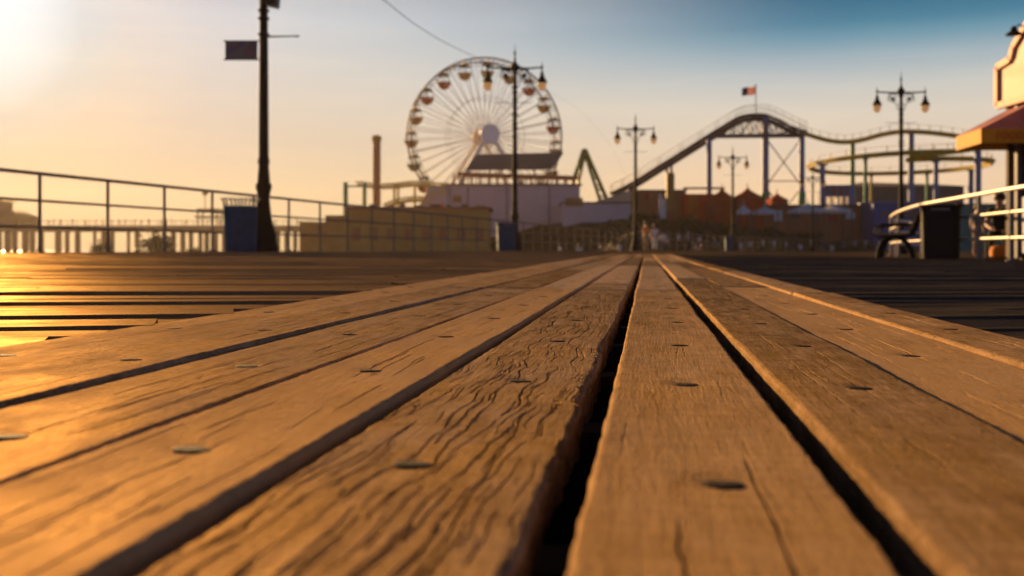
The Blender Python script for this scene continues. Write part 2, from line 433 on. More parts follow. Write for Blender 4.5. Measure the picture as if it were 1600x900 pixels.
def make_world():
    w = bpy.data.worlds.new('World'); scene.world = w; w.use_nodes = True
    nt = w.node_tree; L = nt.links.new
    bg = nt.nodes['Background']
    sky = nt.nodes.new('ShaderNodeTexSky'); sky.sky_type = 'NISHITA'; sky.sun_disc = False
    sky.sun_elevation = SUN_EL; sky.sun_rotation = -SUN_AZ
    sky.air_density = 1.0; sky.dust_density = 1.0; sky.ozone_density = 1.5
    geo = nt.nodes.new('ShaderNodeTexCoord')
    nrm = nt.nodes.new('ShaderNodeVectorMath'); nrm.operation = 'NORMALIZE'; L(geo.outputs['Generated'], nrm.inputs[0])
    sep = nt.nodes.new('ShaderNodeSeparateXYZ'); L(nrm.outputs[0], sep.inputs[0])
    dot = nt.nodes.new('ShaderNodeVectorMath'); dot.operation = 'DOT_PRODUCT'; L(nrm.outputs[0], dot.inputs[0]); dot.inputs[1].default_value = tuple(S)

    def ramp(src, stops):
        r = nt.nodes.new('ShaderNodeValToRGB'); e = r.color_ramp.elements
        e[0].position = stops[0][0]; e[0].color = tuple(stops[0][1]) + (1,)
        e[1].position = stops[-1][0]; e[1].color = tuple(stops[-1][1]) + (1,)
        for p, c in stops[1:-1]:
            q = e.new(p); q.color = tuple(c) + (1,)
        L(src, r.inputs['Fac']); return r.outputs['Color']

    def mix(kind, fac, a, b):
        n = nt.nodes.new('ShaderNodeMix'); n.data_type = 'RGBA'; n.blend_type = kind; n.clamp_result = False
        for i, s in ((0, fac), (6, a), (7, b)):
            if isinstance(s, (int, float)): n.inputs[i].default_value = s
            elif isinstance(s, tuple): n.inputs[i].default_value = s + (1,)
            else: L(s, n.inputs[i])
        return n.outputs[2]
    SK = 10.0     # the evening colours of the air, in the sky texture's own units
    far = ramp(sep.outputs['Z'], [(0.0, (0.90, 0.60, 0.34)), (0.05, (0.86, 0.61, 0.38)), (0.10, (0.76, 0.62, 0.48)), (0.13, (0.70, 0.63, 0.53)), (0.155, (0.55, 0.57, 0.55)), (0.178, (0.34, 0.445, 0.505)),
                                  (0.196, (0.15, 0.32, 0.42)), (0.210, (0.055, 0.215, 0.33)), (0.235, (0.018, 0.14, 0.25)), (0.5, (0.018, 0.05, 0.09)), (1.0, (0.008, 0.022, 0.045))])
    near = ramp(sep.outputs['Z'], [(0.0, (0.54, 0.43, 0.24)), (0.05, (0.60, 0.49, 0.31)), (0.12, (0.63, 0.56, 0.46)), (0.17, (0.63, 0.62, 0.58)), (0.22, (0.60, 0.64, 0.68)), (0.32, (0.24, 0.27, 0.30)), (0.5, (0.04, 0.07, 0.11)), (1.0, (0.008, 0.022, 0.045))])
    back = ramp(sep.outputs['Z'], [(0.0, (0.26, 0.28, 0.42)), (0.1, (0.30, 0.31, 0.46)), (0.25, (0.14, 0.19, 0.34)), (0.5, (0.02, 0.05, 0.10)), (1.0, (0.008, 0.022, 0.045))])
    side = nt.nodes.new('ShaderNodeMapRange'); side.interpolation_type = 'SMOOTHSTEP'
    side.inputs['From Min'].default_value = 0.69; side.inputs['From Max'].default_value = 1.02
    L(dot.outputs['Value'], side.inputs['Value'])
    base = mix('MIX', side.outputs[0], far, near)
    rear = nt.nodes.new('ShaderNodeMapRange'); rear.interpolation_type = 'SMOOTHSTEP'
    rear.inputs['From Min'].default_value = 0.5; rear.inputs['From Max'].default_value = -0.2
    L(dot.outputs['Value'], rear.inputs['Value'])
    base = mix('MIX', rear.outputs[0], base, back)
    glow = ramp(dot.outputs['Value'], [(0.0, (0, 0, 0)), (0.962, (0, 0, 0)), (0.98, (0.03, 0.0, 0.0)), (0.992, (0.10, 0.04, 0.0)), (0.9955, (0.055, 0.05, 0.03)), (0.9980, (0.12, 0.13, 0.13)), (1.0, (0.30, 0.33, 0.35))])
    base = mix('ADD', 1.0, base, glow)
    # thin high cloud streaks
    mp = nt.nodes.new('ShaderNodeMapping'); mp.inputs['Scale'].default_value = (2.2, 2.2, 22); L(nrm.outputs[0], mp.inputs['Vector'])
    cl = nt.nodes.new('ShaderNodeTexNoise'); cl.inputs['Scale'].default_value = 2.2; cl.inputs['Detail'].default_value = 6; L(mp.outputs[0], cl.inputs['Vector'])
    cr = ramp(cl.outputs['Fac'], [(0.0, (0.96, 0.96, 0.97)), (0.5, (0.99, 0.99, 0.99)), (0.68, (1.05, 1.03, 1.0)), (1.0, (1.08, 1.05, 1.0))])
    base = mix('MULTIPLY', 1.0, base, cr)
    sc_ = mix('MULTIPLY', 1.0, base, (SK, SK, SK))
    final = mix('MIX', 0.992, sky.outputs['Color'], sc_)
    L(final, bg.inputs['Color']); bg.inputs['Strength'].default_value = 0.05


make_world()

scene.view_settings.view_transform = 'Standard'; scene.view_settings.look = 'None'
scene.view_settings.exposure = 1.0; scene.view_settings.gamma = 1.0; scene.view_settings.use_curve_mapping = False
scene.cycles.use_denoising = True
scene.cycles.max_bounces = 6; scene.cycles.diffuse_bounces = 2; scene.cycles.glossy_bounces = 3; scene.cycles.transmission_bounces = 4
scene.cycles.volume_bounces = 0; scene.cycles.sample_clamp_indirect = 4


def make_haze():
    m = bpy.data.materials.new('air'); m.use_nodes = True; nt = m.node_tree
    for n in list(nt.nodes):
        if n.type == 'BSDF_PRINCIPLED': nt.nodes.remove(n)
    v = nt.nodes.new('ShaderNodeVolumePrincipled')
    v.inputs['Color'].default_value = (1.0, 0.86, 0.74, 1); v.inputs['Density'].default_value = HAZE
    v.inputs['Anisotropy'].default_value = 0.55
    nt.links.new(v.outputs['Volume'], nt.nodes['Material Output'].inputs['Volume'])
    mb = MB(); mb.box((0, 290, 17.0), (1300, 720, 40.0))
    tag(mb.build('haze', m, smooth=0), kind='stuff')


HAZE = 0.00016
make_haze()

# ------------------------------------------------------------------ ground, sea, slope
mb = MB(); mb._add([(-640, -60, -2.0), (640, -60, -2.0), (640, 640, -2.0), (-640, 640, -2.0)], [(0, 1, 2, 3)])
tag(mb.build('sea', M['sea'], smooth=0), kind='structure')
mb = MB(); mb._add([(-620, -50, -1.2), (630, -50, -1.2), (630, 630, -1.2), (40, 630, -1.2), (-20, 210, -1.2), (-90, 170, -1.2), (-620, 150, -1.2)],
                   [(0, 1, 2, 3, 4, 5, 6)])
tag(mb.build('beach', M['sand'], smooth=0), kind='structure')


def slope_h(X, Y):
    """Height of the scrub covered bank behind the boardwalk."""
    xp = 800 + F * X / np.maximum(Y, 1)
    top = np.interp(xp, [640, 690, 730, 800, 950, 1100, 1300, 1700, 2600], [-1.3, 0.2, 2.8, 3.2, 2.8, 2.7, 2.6, 2.3, 2.0])
    y0 = np.interp(xp, [640, 790, 1000, 1300, 2600], [112, 108, 72, 104, 130])
    k = sstep(0, 1, (Y - y0) / 34.0)
    return -1.3 + (top + 1.3) * k


ys = np.concatenate([np.linspace(40, 140, 70), np.linspace(145, 420, 24)]); xs = np.linspace(-120, 330, 180)
XX, YY = np.meshgrid(xs, ys)
ZZ = slope_h(XX, YY) + (0.5 * fbm(XX * 0.22, YY * 0.22, 5, 5, 0.6) + 0.3 * np.maximum(0, vnoise(XX * 0.5, YY * 0.4, 9))) * (slope_h(XX, YY) > -1.0)
cg = np.stack([XX, YY, ZZ], -1).reshape(-1, 3)
tag(np_mesh('embankment', cg, grid_quads(*XX.shape), M['earth']), kind='structure')

# ------------------------------------------------------------------ the centre path of long planks
EDGES = [-0.828, -0.668, -0.525, -0.358, -0.214, -0.044, 0.1165, 0.262, 0.442, 0.566]
#        gap to the right of each plank, checks (amount, how wavy), end joints along the run
GAPS = [0.003, 0.006, 0.008, 0.013, 0.0235, 0.021, 0.004, 0.004, 0.0]
CRACK = [0.25, 0.08, 0.30, 0.22, 1.0, 0.05, 0.13, 0.30, 0.14]
JOINT = [4.9, 3.18, 3.22, 3.20, 3.17, 3.15, 4.3, 3.62, 3.10]
path = thing('boardwalk_path', None, None, (0, 0, 0), -TH, kind='structure')
NAIL_V = [0.155 + 0.412 * i for i in range(-1, 24)]


def plank_mesh(i, v0, v1, w, fine, seed, zoff):
    cr = CRACK[i]
    if fine:
        vs = [v0]
        while vs[-1] < 0.28: vs.append(vs[-1] + 0.02)
        while vs[-1] < v1: vs.append(vs[-1] + max(0.0014, 0.0036 * vs[-1]))
        nu = 260 if i == 4 else 190
    else:
        vs = [v0]
        while vs[-1] < v1: vs.append(vs[-1] + max(0.008, 0.0075 * vs[-1]))
        nu = 30
    vs = np.array(vs); vs[-1] = v1
    s = np.linspace(-1, 1, nu); s = 0.72 * s + 0.28 * np.sin(s * PI / 2)
    u = s / np.abs(s).max() * w / 2
    U, V = np.meshgrid(u, vs)
    # ragged sides
    el = 0.0022 * fbm(V[:, 0] * 2.0, V[:, 0] * 0 + 3.1, seed + 1) + 0.0019 * fbm(V[:, 0] * 26, V[:, 0] * 0, seed + 2, 6, 0.7)
    er = 0.0022 * fbm(V[:, 0] * 2.0, V[:, 0] * 0 + 7.7, seed + 3) + 0.0019 * fbm(V[:, 0] * 26, V[:, 0] * 0, seed + 4, 6, 0.7)
    if i == 4:      # the most worn board: its right side is splintered
        er = er - 0.0065 * np.abs(fbm(V[:, 0] * 24, V[:, 0] * 0 + 1.0, seed + 9, 6, 0.75)) - 0.004 * np.maximum(0, vnoise(V[:, 0] * 5, V[:, 0] * 0, seed + 8))
    a = (U / w + 0.5)
    Us = U + (el[:, None] * (1 - a) ** 3 + er[:, None] * a ** 3)
    e = np.minimum(U + w / 2, w / 2 - U)
    R = np.where(U < 0, 0.005 + 0.002 * vnoise(V * 3, V * 0, seed + 5), 0.006 + 0.003 * vnoise(V * 3, V * 0 + 5, seed + 6))
    R = np.maximum(R, 0.004)
    q = np.clip(1 - e / R, 0, 1)
    Z = -R * (1 - np.sqrt(np.maximum(0, 1 - q * q)))
    Z = Z + 0.00022 * fbm(U * 110, V * 5, seed + 10, 4) + 0.0010 * fbm(U * 6, V * 1.6, seed + 12, 3)
    Z = Z + 0.0010 * ((U / (w / 2)) ** 2 - 0.4) * (1 if i % 2 else -1)
    Z = Z + 0.00030 * fbm(U * 480, V * 110, seed + 14, 3, 0.75) * (1 + q * 2.0)
    # drying checks: thin splits that all follow the same wandering grain
    rk = np.random.default_rng(seed + 77)
    worn = cr > 0.8
    vlen = min(v1, 5.2) - max(v0, 0.2)
    if vlen > 0 and fine:
        def flow(v, u):       # sideways drift of the grain
            if worn: return 0.0022 * np.sin(v * 46 + u * 25 + 2.0 * vnoise(v * 7, u * 9, seed + 60)) * np.minimum(1, v / 1.3) + 0.004 * np.minimum(1, v / 1.1) * vnoise(v * 11, u * 6, seed + 61) + 0.010 * vnoise(v * 3.0, u * 4, seed + 62)
            return 0.0016 * vnoise(v * 12, u * 10, seed + 61) + 0.006 * vnoise(v * 1.5, u * 4, seed + 62)
        for band in range(2):
            n_ = int((190 if worn else 130 * cr) * (1.0 if band == 0 else 1.3))
            for _ in range(n_):
                c0 = max(v0, 0.2) + vlen * rk.random() ** 1.35
                ln = (rk.uniform(0.04, 0.24) if worn else rk.uniform(0.06, 0.42)) * (0.45 if band else 1.0)
                uc = rk.uniform(-0.47, 0.47) * w
                if not worn: uc = (0.5 * uc + 0.5 * (rk.choice([-0.3, 0.05, 0.33]) * w + rk.normal(0, 0.008)))
                hw_ = (rk.uniform(0.0005, 0.0011) if band == 0 else rk.uniform(0.0004, 0.0008)) * (1.0 if worn else 0.75)
                dp = (rk.uniform(0.0020, 0.0050) if band == 0 else rk.uniform(0.0006, 0.0014))
                i0 = np.searchsorted(vs, c0 - ln / 2); i1 = np.searchsorted(vs, c0 + ln / 2)
                if i1 - i0 < 3: continue
                vv_ = vs[i0:i1]; tt = (vv_ - c0) / (ln / 2)
                uu_ = uc + flow(vv_, uc) - flow(np.array([c0]), uc) + 0.0012 * vnoise(vv_ * 45, vv_ * 0 + uc * 900, seed + 63) + rk.normal(0, 0.002) * tt
                wd_ = np.maximum(hw_ * np.sqrt(np.maximum(0, 1 - tt * tt)), 1e-5) * (0.75 + 0.35 * vnoise(vv_ * 60, vv_ * 0 + uc * 700, seed + 64))
                px_ = max(0.0006, w / nu * 0.62)
                j0 = max(0, int(np.searchsorted(u, uu_.min() - 0.006))); j1 = min(nu, int(np.searchsorted(u, uu_.max() + 0.006)))
                if j1 <= j0: continue
                dd = np.abs(u[None, j0:j1] - uu_[:, None]) / np.maximum(wd_, px_)[:, None]
                amp = dp * np.minimum(1.0, wd_ / px_ + 0.15)
                cut = np.where(dd < 1.0, (1 - dd ** 2), 0.0) * amp[:, None]
                lip = np.exp(-((dd - 1.6) / 0.9) ** 2) * amp[:, None] * (0.03 if worn else 0.03)
                Z[i0:i1, j0:j1] += lip - cut
    if worn: Z = Z + 0.00025 * fbm(U * 200, V * 14, seed + 35, 3)
    # slightly lower at nail heads
    for nv in NAIL_V:
        Z = Z - 0.0 * V
    # worn, rounded ends
    ee = np.minimum(V - v0, v1 - V); qq = np.clip(1 - ee / 0.02, 0, 1)
    Z = Z - 0.013 * (1 - np.sqrt(np.maximum(0, 1 - qq * qq)))
    Z = Z + zoff + 0.0015 * vnoise(V * 0.9, V * 0 + i, seed + 40)
    X = Us
    top = np.stack([X, V, Z], -1)
    T = 0.042

    def side(col, dx):
        out = []
        for dz, k in ((-0.006, 0.3), (-0.018, 0.6), (-T, 0.8)):
            s_ = top[:, col, :].copy(); s_[:, 2] = np.minimum(s_[:, 2] + dz, s_[:, 2]); s_[:, 0] += dx * k * 0.001 * (1 + fbm(vs * 30, vs * 0 + dz * 100, seed + 50))
            out.append(s_)
        return out
    lf = side(0, -1.0)[::-1]; rt = side(-1, -5.0 if i == 4 else -2.5)
    allc = np.stack(lf + [top[:, k, :] for k in range(nu)] + rt, 1)
    nr, nc = allc.shape[:2]
    quads = grid_quads(nr, nc)
    # end faces
    co_ = allc.reshape(-1, 3)
    extra = []; eq = []
    base = len(co_)
    for row in (0, nr - 1):
        b = allc[row].copy(); b[:, 2] = np.minimum(b[:, 2], zoff - T)
        st = base + len(extra) * nc
        extra.append(b)
        i0 = row * nc + np.arange(nc - 1); j0 = st + np.arange(nc - 1)
        fq = np.stack([i0, j0, j0 + 1, i0 + 1], -1)
        eq.append(fq if row == 0 else fq[:, ::-1])
    co_ = np.concatenate([co_] + extra); quads = np.concatenate([quads] + eq)
    return co_, quads, (vs, top)


def nail_mesh(r, seed):
    mb = MB(); n = 18
    prof = [(r * 1.0, -0.004), (r * 1.0, 0.0000), (r * 0.95, 0.0005), (r * 0.7, 0.0008), (r * 0.35, 0.0010), (r * 0.02, 0.0010)]
    mb.lathe(prof, n); return mb


nail_protos = []
dips = []
ZDIF = [0.0, 0.002, -0.002, 0.001, 0.000, 0.0015, 0.003, -0.001, 0.004]
for i in range(9):
    a0 = EDGES[i] * math.cos(TH); a1 = EDGES[i + 1] * math.cos(TH)
    g0 = GAPS[i - 1] if i else 0.0; g1 = GAPS[i]
    left = a0 + g0 / 2; right = a1 - g1 / 2
    w = right - left; t = (left + right) / 2
    shift_v = t * math.tan(TH)
    joints = [-1.6, JOINT[i] / math.cos(TH)]
    r_ = random.Random(100 + i)
    while joints[-1] < 22:
        joints.append(joints[-1] + r_.uniform(2.6, 4.4))
    if i == 4: joints.insert(2, 3.70)
    joints = [j for j in joints if j < 22.6]; joints.append(22.9)
    for k in range(len(joints) - 1):
        v0, v1 = joints[k] + (0.006 if k else 0), joints[k + 1] - 0.006
        if v1 - v0 < 0.2: continue
        seed = 1000 + i * 61 + k * 7
        zo = ZDIF[i] + (r_.uniform(-0.002, 0.002) if k else 0)
        cc, qd, (vs, top) = plank_mesh(i, v0, v1, w, k == 0, seed, zo)
        o = np_mesh('plank', cc, qd, M['plank'], path)
        cview = cc[:len(vs) * (top.shape[1] + 6)].reshape(len(vs), -1, 3)
        # tilt with the deck: z = -0.01 X
        o.location = (t, 0, -0.01 * t * math.cos(TH))
        o.rotation_euler = (math.asin(-0.01 * math.sin(TH)), math.asin(0.01 * math.cos(TH)), 0)
        if i == 4 and k == 0: o['label'] = 'deeply checked and splintered plank'
        if i == 8: o['label'] = 'outermost plank beside the dark boards'
        for j, dd in enumerate([0.57 + 0.412 * q_ for q_ in range(0, 13)]):
            vv = dd / math.cos(TH) - t * math.tan(TH) + r_.uniform(-0.012, 0.012)
            if not (v0 + 0.03 < vv < v1 - 0.03) or dd > 5.5: continue
            uu = r_.uniform(-0.012, 0.012) + (0.01 if i in (5, 6) else 0)
            if not nail_protos:
                nail_protos.append(nail_mesh(0.0125, 0).build('nail_head', M['nail'], o))
                nh = nail_protos[0]
            else:
                nh = nail_protos[0].copy(); C.objects.link(nh); nh.parent = o
            ri = int(np.argmin(np.abs(vs - vv))); ci = int(np.argmin(np.abs(top[ri, :, 0] - uu)))
            zz = float(np.median(top[max(0, ri - 6):ri + 7, max(0, ci - 3):ci + 4, 2]))
            dip = 0.0024 * np.exp(-((cview[:, :, 1] - vv) ** 2 + (cview[:, :, 0] - uu) ** 2) / 0.00030)
            dips.append((o, dip, cview.shape))
            nh.location = (uu, vv, zz - 0.0012)
            nh.rotation_euler = (r_.uniform(-0.11, -0.01), r_.uniform(-0.05, 0.05), 0)

for o, dip, shp in dips:
    me = o.data; buf = np.empty(len(me.vertices) * 3, np.float32); me.vertices.foreach_get('co', buf)
    buf = buf.reshape(-1, 3); k = shp[0] * shp[1]; q = buf[:k].reshape(shp); q[:, 3:-3, 2] -= dip[:, 3:-3]
    buf[:k] = q.reshape(-1, 3); me.vertices.foreach_set('co', buf.ravel()); me.update()

# joists under the boards
mb = MB()
for j in range(-3, 54):
    d = 0.57 + 0.412 * j
    mb.box((0.13 * d - 0.1, d, -0.115), (3.0, 0.05, 0.14))
tag(mb.build('boardwalk_joists', M['joist'], smooth=0), kind='structure')
mb = MB(); mb._add([(-6, -3, -0.32), (9, -3, -0.32), (9, 30, -0.32), (-6, 30, -0.32)], [(0, 1, 2, 3)])
tag(mb.build('ground', M['joist'], smooth=0), kind='structure')


# ------------------------------------------------------------------ the side decks of slanted boards
FENCE = [(-8.8, 5.0), (-6.43, 13.65), (-3.84, 23.1), (-1.55, 31.4), (0.0, 36.6), (2.3, 44.5), (6.0, 54.8), (10.2, 62.5), (15.3, 71.3), (22.0, 82.0), (27.6, 91.5), (36, 100), (50, 108)]


def pe(side, d):
    return (EDGES[0] if side < 0 else EDGES[-1]) + TAN * d


BA = math.radians(16.5)
ca, sa = math.cos(BA), math.sin(BA)


def deck(name, poly, material, zo, wid=0.145, cup=0.0016, zvar=0.0028, seed=1, step=0.25, gapr=(0.001, 0.008)):
    r = random.Random(seed)
    pa = [(x * ca + y * sa, -x * sa + y * ca) for x, y in poly]
    b = min(p[1] for p in pa) + 0.003; bmax = max(p[1] for p in pa)
    V = []; Q = []; nb = 0
    while b < bmax:
        far = max(0.3, b)
        ww = wid * r.uniform(0.94, 1.05)
        bc = b + ww / 2
        xs_ = []
        for (a0, b0), (a1, b1) in zip(pa, pa[1:] + pa[:1]):
            if (b0 - bc) * (b1 - bc) < 0: xs_.append(a0 + (bc - b0) / (b1 - b0) * (a1 - a0))
        xs_.sort()
        for s0, s1 in zip(xs_[::2], xs_[1::2]):
            a = s0 + r.uniform(-0.003, 0.003); cut = s0 - r.uniform(0, 3.6)
            while a < s1 - 0.02:
                cut += 3.66
                if cut <= a + 0.05: continue
                e = min(cut - 0.003, s1)
                n = max(2, int((e - a) / step) + 1)
                aa = np.linspace(a, e, n)
                z0 = zo + r.uniform(-zvar, zvar) ; tilt = r.uniform(-0.006, 0.006); cu = r.uniform(0.2, 1.3) * cup
                prof = [(-0.5, -0.03), (-0.5, -0.004), (-0.44, 0.0), (-0.2, -cu), (0.0, -cu * 1.3), (0.2, -cu), (0.44, 0.0), (0.5, -0.004), (0.5, -0.03)]
                wob = 0.005 * vnoise(aa * 0.8, aa * 0 + nb, seed)
                rows = []
                for p, z in prof:
                    bb = bc + p * ww + wob * 0.6
                    X = aa * ca - bb * sa; Y = aa * sa + bb * ca
                    Z = z0 + z + tilt * p * ww / 0.1 * 0.3 + 0.003 * vnoise(aa * 0.7, aa * 0 + nb * 3.1, seed + 2) + 0.0012 * vnoise(aa * 3.1, aa * 0 + nb * 1.7, seed + 3) - 0.01 * np.clip(X, -30, 30)
                    rows.append(np.stack([X, Y, Z], -1))
                blk = np.stack(rows, 1)
                base = sum(len(v) for v in V) if False else deck.n
                V.append(blk.reshape(-1, 3)); Q.append(grid_quads(n, len(prof)) + base)
                deck.n += n * len(prof)
                a = e + 0.003; nb += 1
        b += ww + r.uniform(*gapr)
    co_ = np.concatenate(V); q = np.concatenate(Q)
    # store in the boards' own frame so that the grain follows them
    M3 = np.array([[ca, sa, 0], [-sa, ca, 0], [0, 0, 1]])
    loc = co_ @ M3.T
    o = np_mesh(name, loc, q[:, ::-1], material, None, smooth=False)
    o.rotation_euler = (0, 0, BA)
    return tag(o, kind='structure')


deck.n = 0
lp = [(pe(-1, -1.6) - 0.004, -1.6), (pe(-1, 23) - 0.004, 23.0)] + [(-3.75, 23.0), (-6.35, 13.65), (-8.8, 5.0), (-10.6, -1.6)]
deck('boardwalk_deck', lp, M['deck_warm'], -0.004, seed=3)
deck.n = 0
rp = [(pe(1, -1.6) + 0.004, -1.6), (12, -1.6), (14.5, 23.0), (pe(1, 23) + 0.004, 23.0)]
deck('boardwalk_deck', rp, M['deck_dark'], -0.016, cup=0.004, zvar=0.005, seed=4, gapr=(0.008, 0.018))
deck.n = 0
fp = [(-3.8, 23.01)] + [(x + 0.1, y) for x, y in FENCE[3:]] + [(60, 100), (60, 23.01)]
deck('boardwalk_deck', fp, M['deck_warm'], -0.010, seed=5, step=4.0)

# ------------------------------------------------------------------ the seaside railing
def resample(poly, start, step):
    out = []; acc = -start
    for (x0, y0), (x1, y1) in zip(poly, poly[1:]):
        l = math.hypot(x1 - x0, y1 - y0); s = -acc
        while s <= l:
            out.append((x0 + (x1 - x0) * s / l, y0 + (y1 - y0) * s / l)); s += step
        acc = l - (s - step) - step + step if False else (l - s) 
        acc = -(s - l)
        acc = acc if acc < 0 else 0
    return out


rail = thing('seaside_railing', 'long brown three-rail metal railing along the sea edge of the boardwalk', 'railing', (FENCE[1][0], FENCE[1][1], 0))
o0 = Vector((FENCE[1][0], FENCE[1][1], 0))
posts = resample(FENCE, 0.42, 1.415)
for h, r in ((1.07, 0.026), (0.70, 0.019), (0.34, 0.019)):
    m_ = MB(); m_.tube([Vector((x, y, gz(x) + h)) - o0 for x, y in FENCE], r, 10)
    m_.build('rail', M['rail'], rail)
pm = MB(); pm.tube([(0, 0, 0.0), (0, 0, 1.05)], 0.023, 10); pm.ball((0, 0, 0.70), 0.03, 8, 6); pm.ball((0, 0, 0.34), 0.03, 8, 6)
bpm = MB(); bpm.lathe([(0.075, 0.0), (0.075, 0.012), (0.04, 0.02), (0.032, 0.05)], 12)
for s in range(4): bpm.lathe([(0.010, 0.012), (0.010, 0.024)], 6, (0.055 * math.cos(s * PI / 2 + .7), 0.055 * math.sin(s * PI / 2 + .7), 0))
pp = None
for x, y in posts[:78]:
    if pp is None:
        pp = pm.build('post', M['rail'], rail); bp0 = bpm.build('base_plate', M['rail'], pp); o = pp
    else:
        o = pp.copy(); C.objects.link(o); o.parent = rail
        if y < 34:
            b_ = bp0.copy(); C.objects.link(b_); b_.parent = o
    o.location = (x - o0.x, y - o0.y, gz(x))


# ------------------------------------------------------------------ street lamps
def lamp_pole_prof():
    p = [(0.27, 0), (0.27, 0.10), (0.245, 0.13), (0.235, 0.30), (0.19, 0.46), (0.145, 0.66), (0.12, 0.88), (0.106, 1.04), (0.122, 1.09), (0.122, 1.12),
         (0.150, 1.2), (0.150, 1.26), (0.118, 1.31), (0.112, 1.42), (0.094, 1.62), (0.112, 1.68), (0.112, 1.73), (0.094, 1.78), (0.088, 3.0), (0.080, 4.06)]
    for z in (4.1, 4.4, 4.55, 4.87, 5.41, 5.66, 5.85):
        p += [(0.078, z - 0.035), (0.108, z - 0.014), (0.108, z + 0.014), (0.076, z + 0.035)]
    p += [(0.06, 6.30), (0.085, 6.36), (0.11, 6.45), (0.15, 6.56), (0.13, 6.64), (0.07, 6.72), (0.045, 6.78)]
    return p


def make_lamp(label, group=None):
    t = thing('street_lamp', label, 'street lamp', group=group)
    mb = MB(); mb.lathe(lamp_pole_prof(), 18); mb.build('pole', M['iron'], t, 35)
    mb = MB(); mb.lathe([(0.045, 6.78), (0.03, 6.9), (0.025, 7.0), (0.045, 7.03), (0.05, 7.07), (0.02, 7.12), (0.012, 7.25), (0.002, 7.4)], 12); mb.build('finial', M['iron'], t)
    mb = MB()
    for s in (-1, 1):
        mb.tube([(s * 0.1, 0, 6.52), (s * 0.45, 0, 6.52), (s * 0.99, 0, 6.555)], [0.045, 0.036, 0.030], 8)
        mb.ball((s * 0.97, 0, 6.56), 0.055, 10, 6); mb.lathe([(0.02, 6.58), (0.016, 6.66), (0.003, 6.78)], 8, (s * 0.97, 0, 0))
    mb.build('crossarm', M['iron'], t)
    for s in (-1, 1):
        mb = MB()
        mb.ball((s * 0.33, 0, 6.27), 0.085, 10, 8)
        mb.tube([(s * (0.33 + 0.16 * math.cos(a)), 0, 6.29 + 0.16 * math.sin(a)) for a in np.linspace(-PI * 0.9, PI * 0.95, 22)], 0.013, 6)
        mb.tube([(s * (0.33 + 0.21 * math.cos(a)), 0, 6.29 + 0.2 * math.sin(a)) for a in np.linspace(-PI * 0.2, PI * 0.75, 14)], 0.012, 6)
        mb.tube([(s * (0.12 + 0.36 * math.sin(a) ** 2), 0, 5.86 + 0.62 * a / (PI / 2)) for a in np.linspace(0.25, PI / 2, 12)], 0.013, 6)
        mb.tube([(s * (0.09 + 0.09 * math.sin(a)), 0, 5.95 - 0.13 * math.cos(a)) for a in np.linspace(0, PI, 10)], 0.011, 6)
        mb.build('scroll', M['iron'], t)
    mb = MB(); mb.tube([(-0.62, 0, 5.30), (0.62, 0, 5.30)], 0.011, 6); mb.build('ladder_bar', M['iron'], t)
    for s in (-1, 1):
        mb = MB(); mb.lathe([(0.025, 0), (0.025, -0.10), (0.06, -0.13), (0.062, -0.20), (0.085, -0.27), (0.125, -0.36), (0.18, -0.45), (0.19, -0.50), (0.175, -0.505), (0.05, -0.45)], 18, (s * 0.97, 0, 6.51))
        hd = mb.build('lantern', M['iron'], t)
        mb = MB(); mb.lathe([(0.155, -0.508), (0.158, -0.56), (0.14, -0.66), (0.105, -0.74), (0.05, -0.785), (0.004, -0.795)], 18, (s * 0.97, 0, 6.51))
        mb.build('lamp_glass', M['glass'], hd)
    return t


LG = 'twin-armed lamps along the boardwalk'
lx = lambda x, d: (px(x, d), d, gz(px(x, d)))
lamp1 = make_lamp('tall black lamp post close behind the wire-rimmed blue bin, its head above the frame', LG)
lamp1.location = lx(412, 18.8)
mb = MB(); mb.tube([(0.06, 0, 4.06), (0.2, 0, 4.06), (0.68, 0, 4.07)], [0.022, 0.016, 0.012], 8); mb.ball((0.62, 0, 4.065), 0.025, 8, 6); mb.build('side_bracket', M['iron'], lamp1)
dup(lamp1, lx(804.5, 35.6), 0.0, 'black twin-armed lamp in front of the big wheel, beside a blue bin', LG)
dup(lamp1, lx(993, 53.4), 0.0, 'black twin-armed lamp at the end of the plank path, left of the lift hill', LG)
dup(lamp1, lx(1145, 69.5), 0.0, 'black twin-armed lamp beneath the top of the coaster hill', LG)
dup(lamp1, lx(1270, 88.0), 0.0, 'smallest, most distant black lamp in front of the white tents', LG)
dup(lamp1, lx(1408, 40.2), 0.0, 'black twin-armed lamp standing in front of the yellow coaster helix', LG)
for o in bpy.data.objects:
    if o.name.startswith('side_bracket.'):
        o['drop'] = 1
for o in [o for o in bpy.data.objects if o.get('drop')]: bpy.data.objects.remove(o)

# banner and loudspeaker fixed to the first lamp
bl = Vector(lamp1.location)
bn = thing('banner_sign', 'small rectangular banner sign on two brackets at the side of the tall lamp post', 'sign', bl + Vector((-0.41, 0, 3.80)))
mb = MB()
nx, nz = 12, 6
vs = []
for iy in (-0.008, 0.008):
    for a in range(nx + 1):
        for b in range(nz + 1):
            u_ = a / nx; v_ = b / nz
            vs.append((-0.315 + 0.61 * u_, iy + 0.012 * math.sin(u_ * 5) * math.sin(v_ * 3), -0.165 + 0.33 * v_))
fs = []
N1 = (nx + 1) * (nz + 1)
for a in range(nx):
    for b in range(nz):
        i = a * (nz + 1) + b
        fs.append((i, i + nz + 1, i + nz + 2, i + 1)); fs.append((N1 + i, N1 + i + 1, N1 + i + nz + 2, N1 + i + nz + 1))
for a in range(nx):
    i = a * (nz + 1); j = i + nz + 1
    fs.append((i, i + N1, j + N1, j)); fs.append((i + nz, j + nz, j + nz + N1, i + nz + N1))
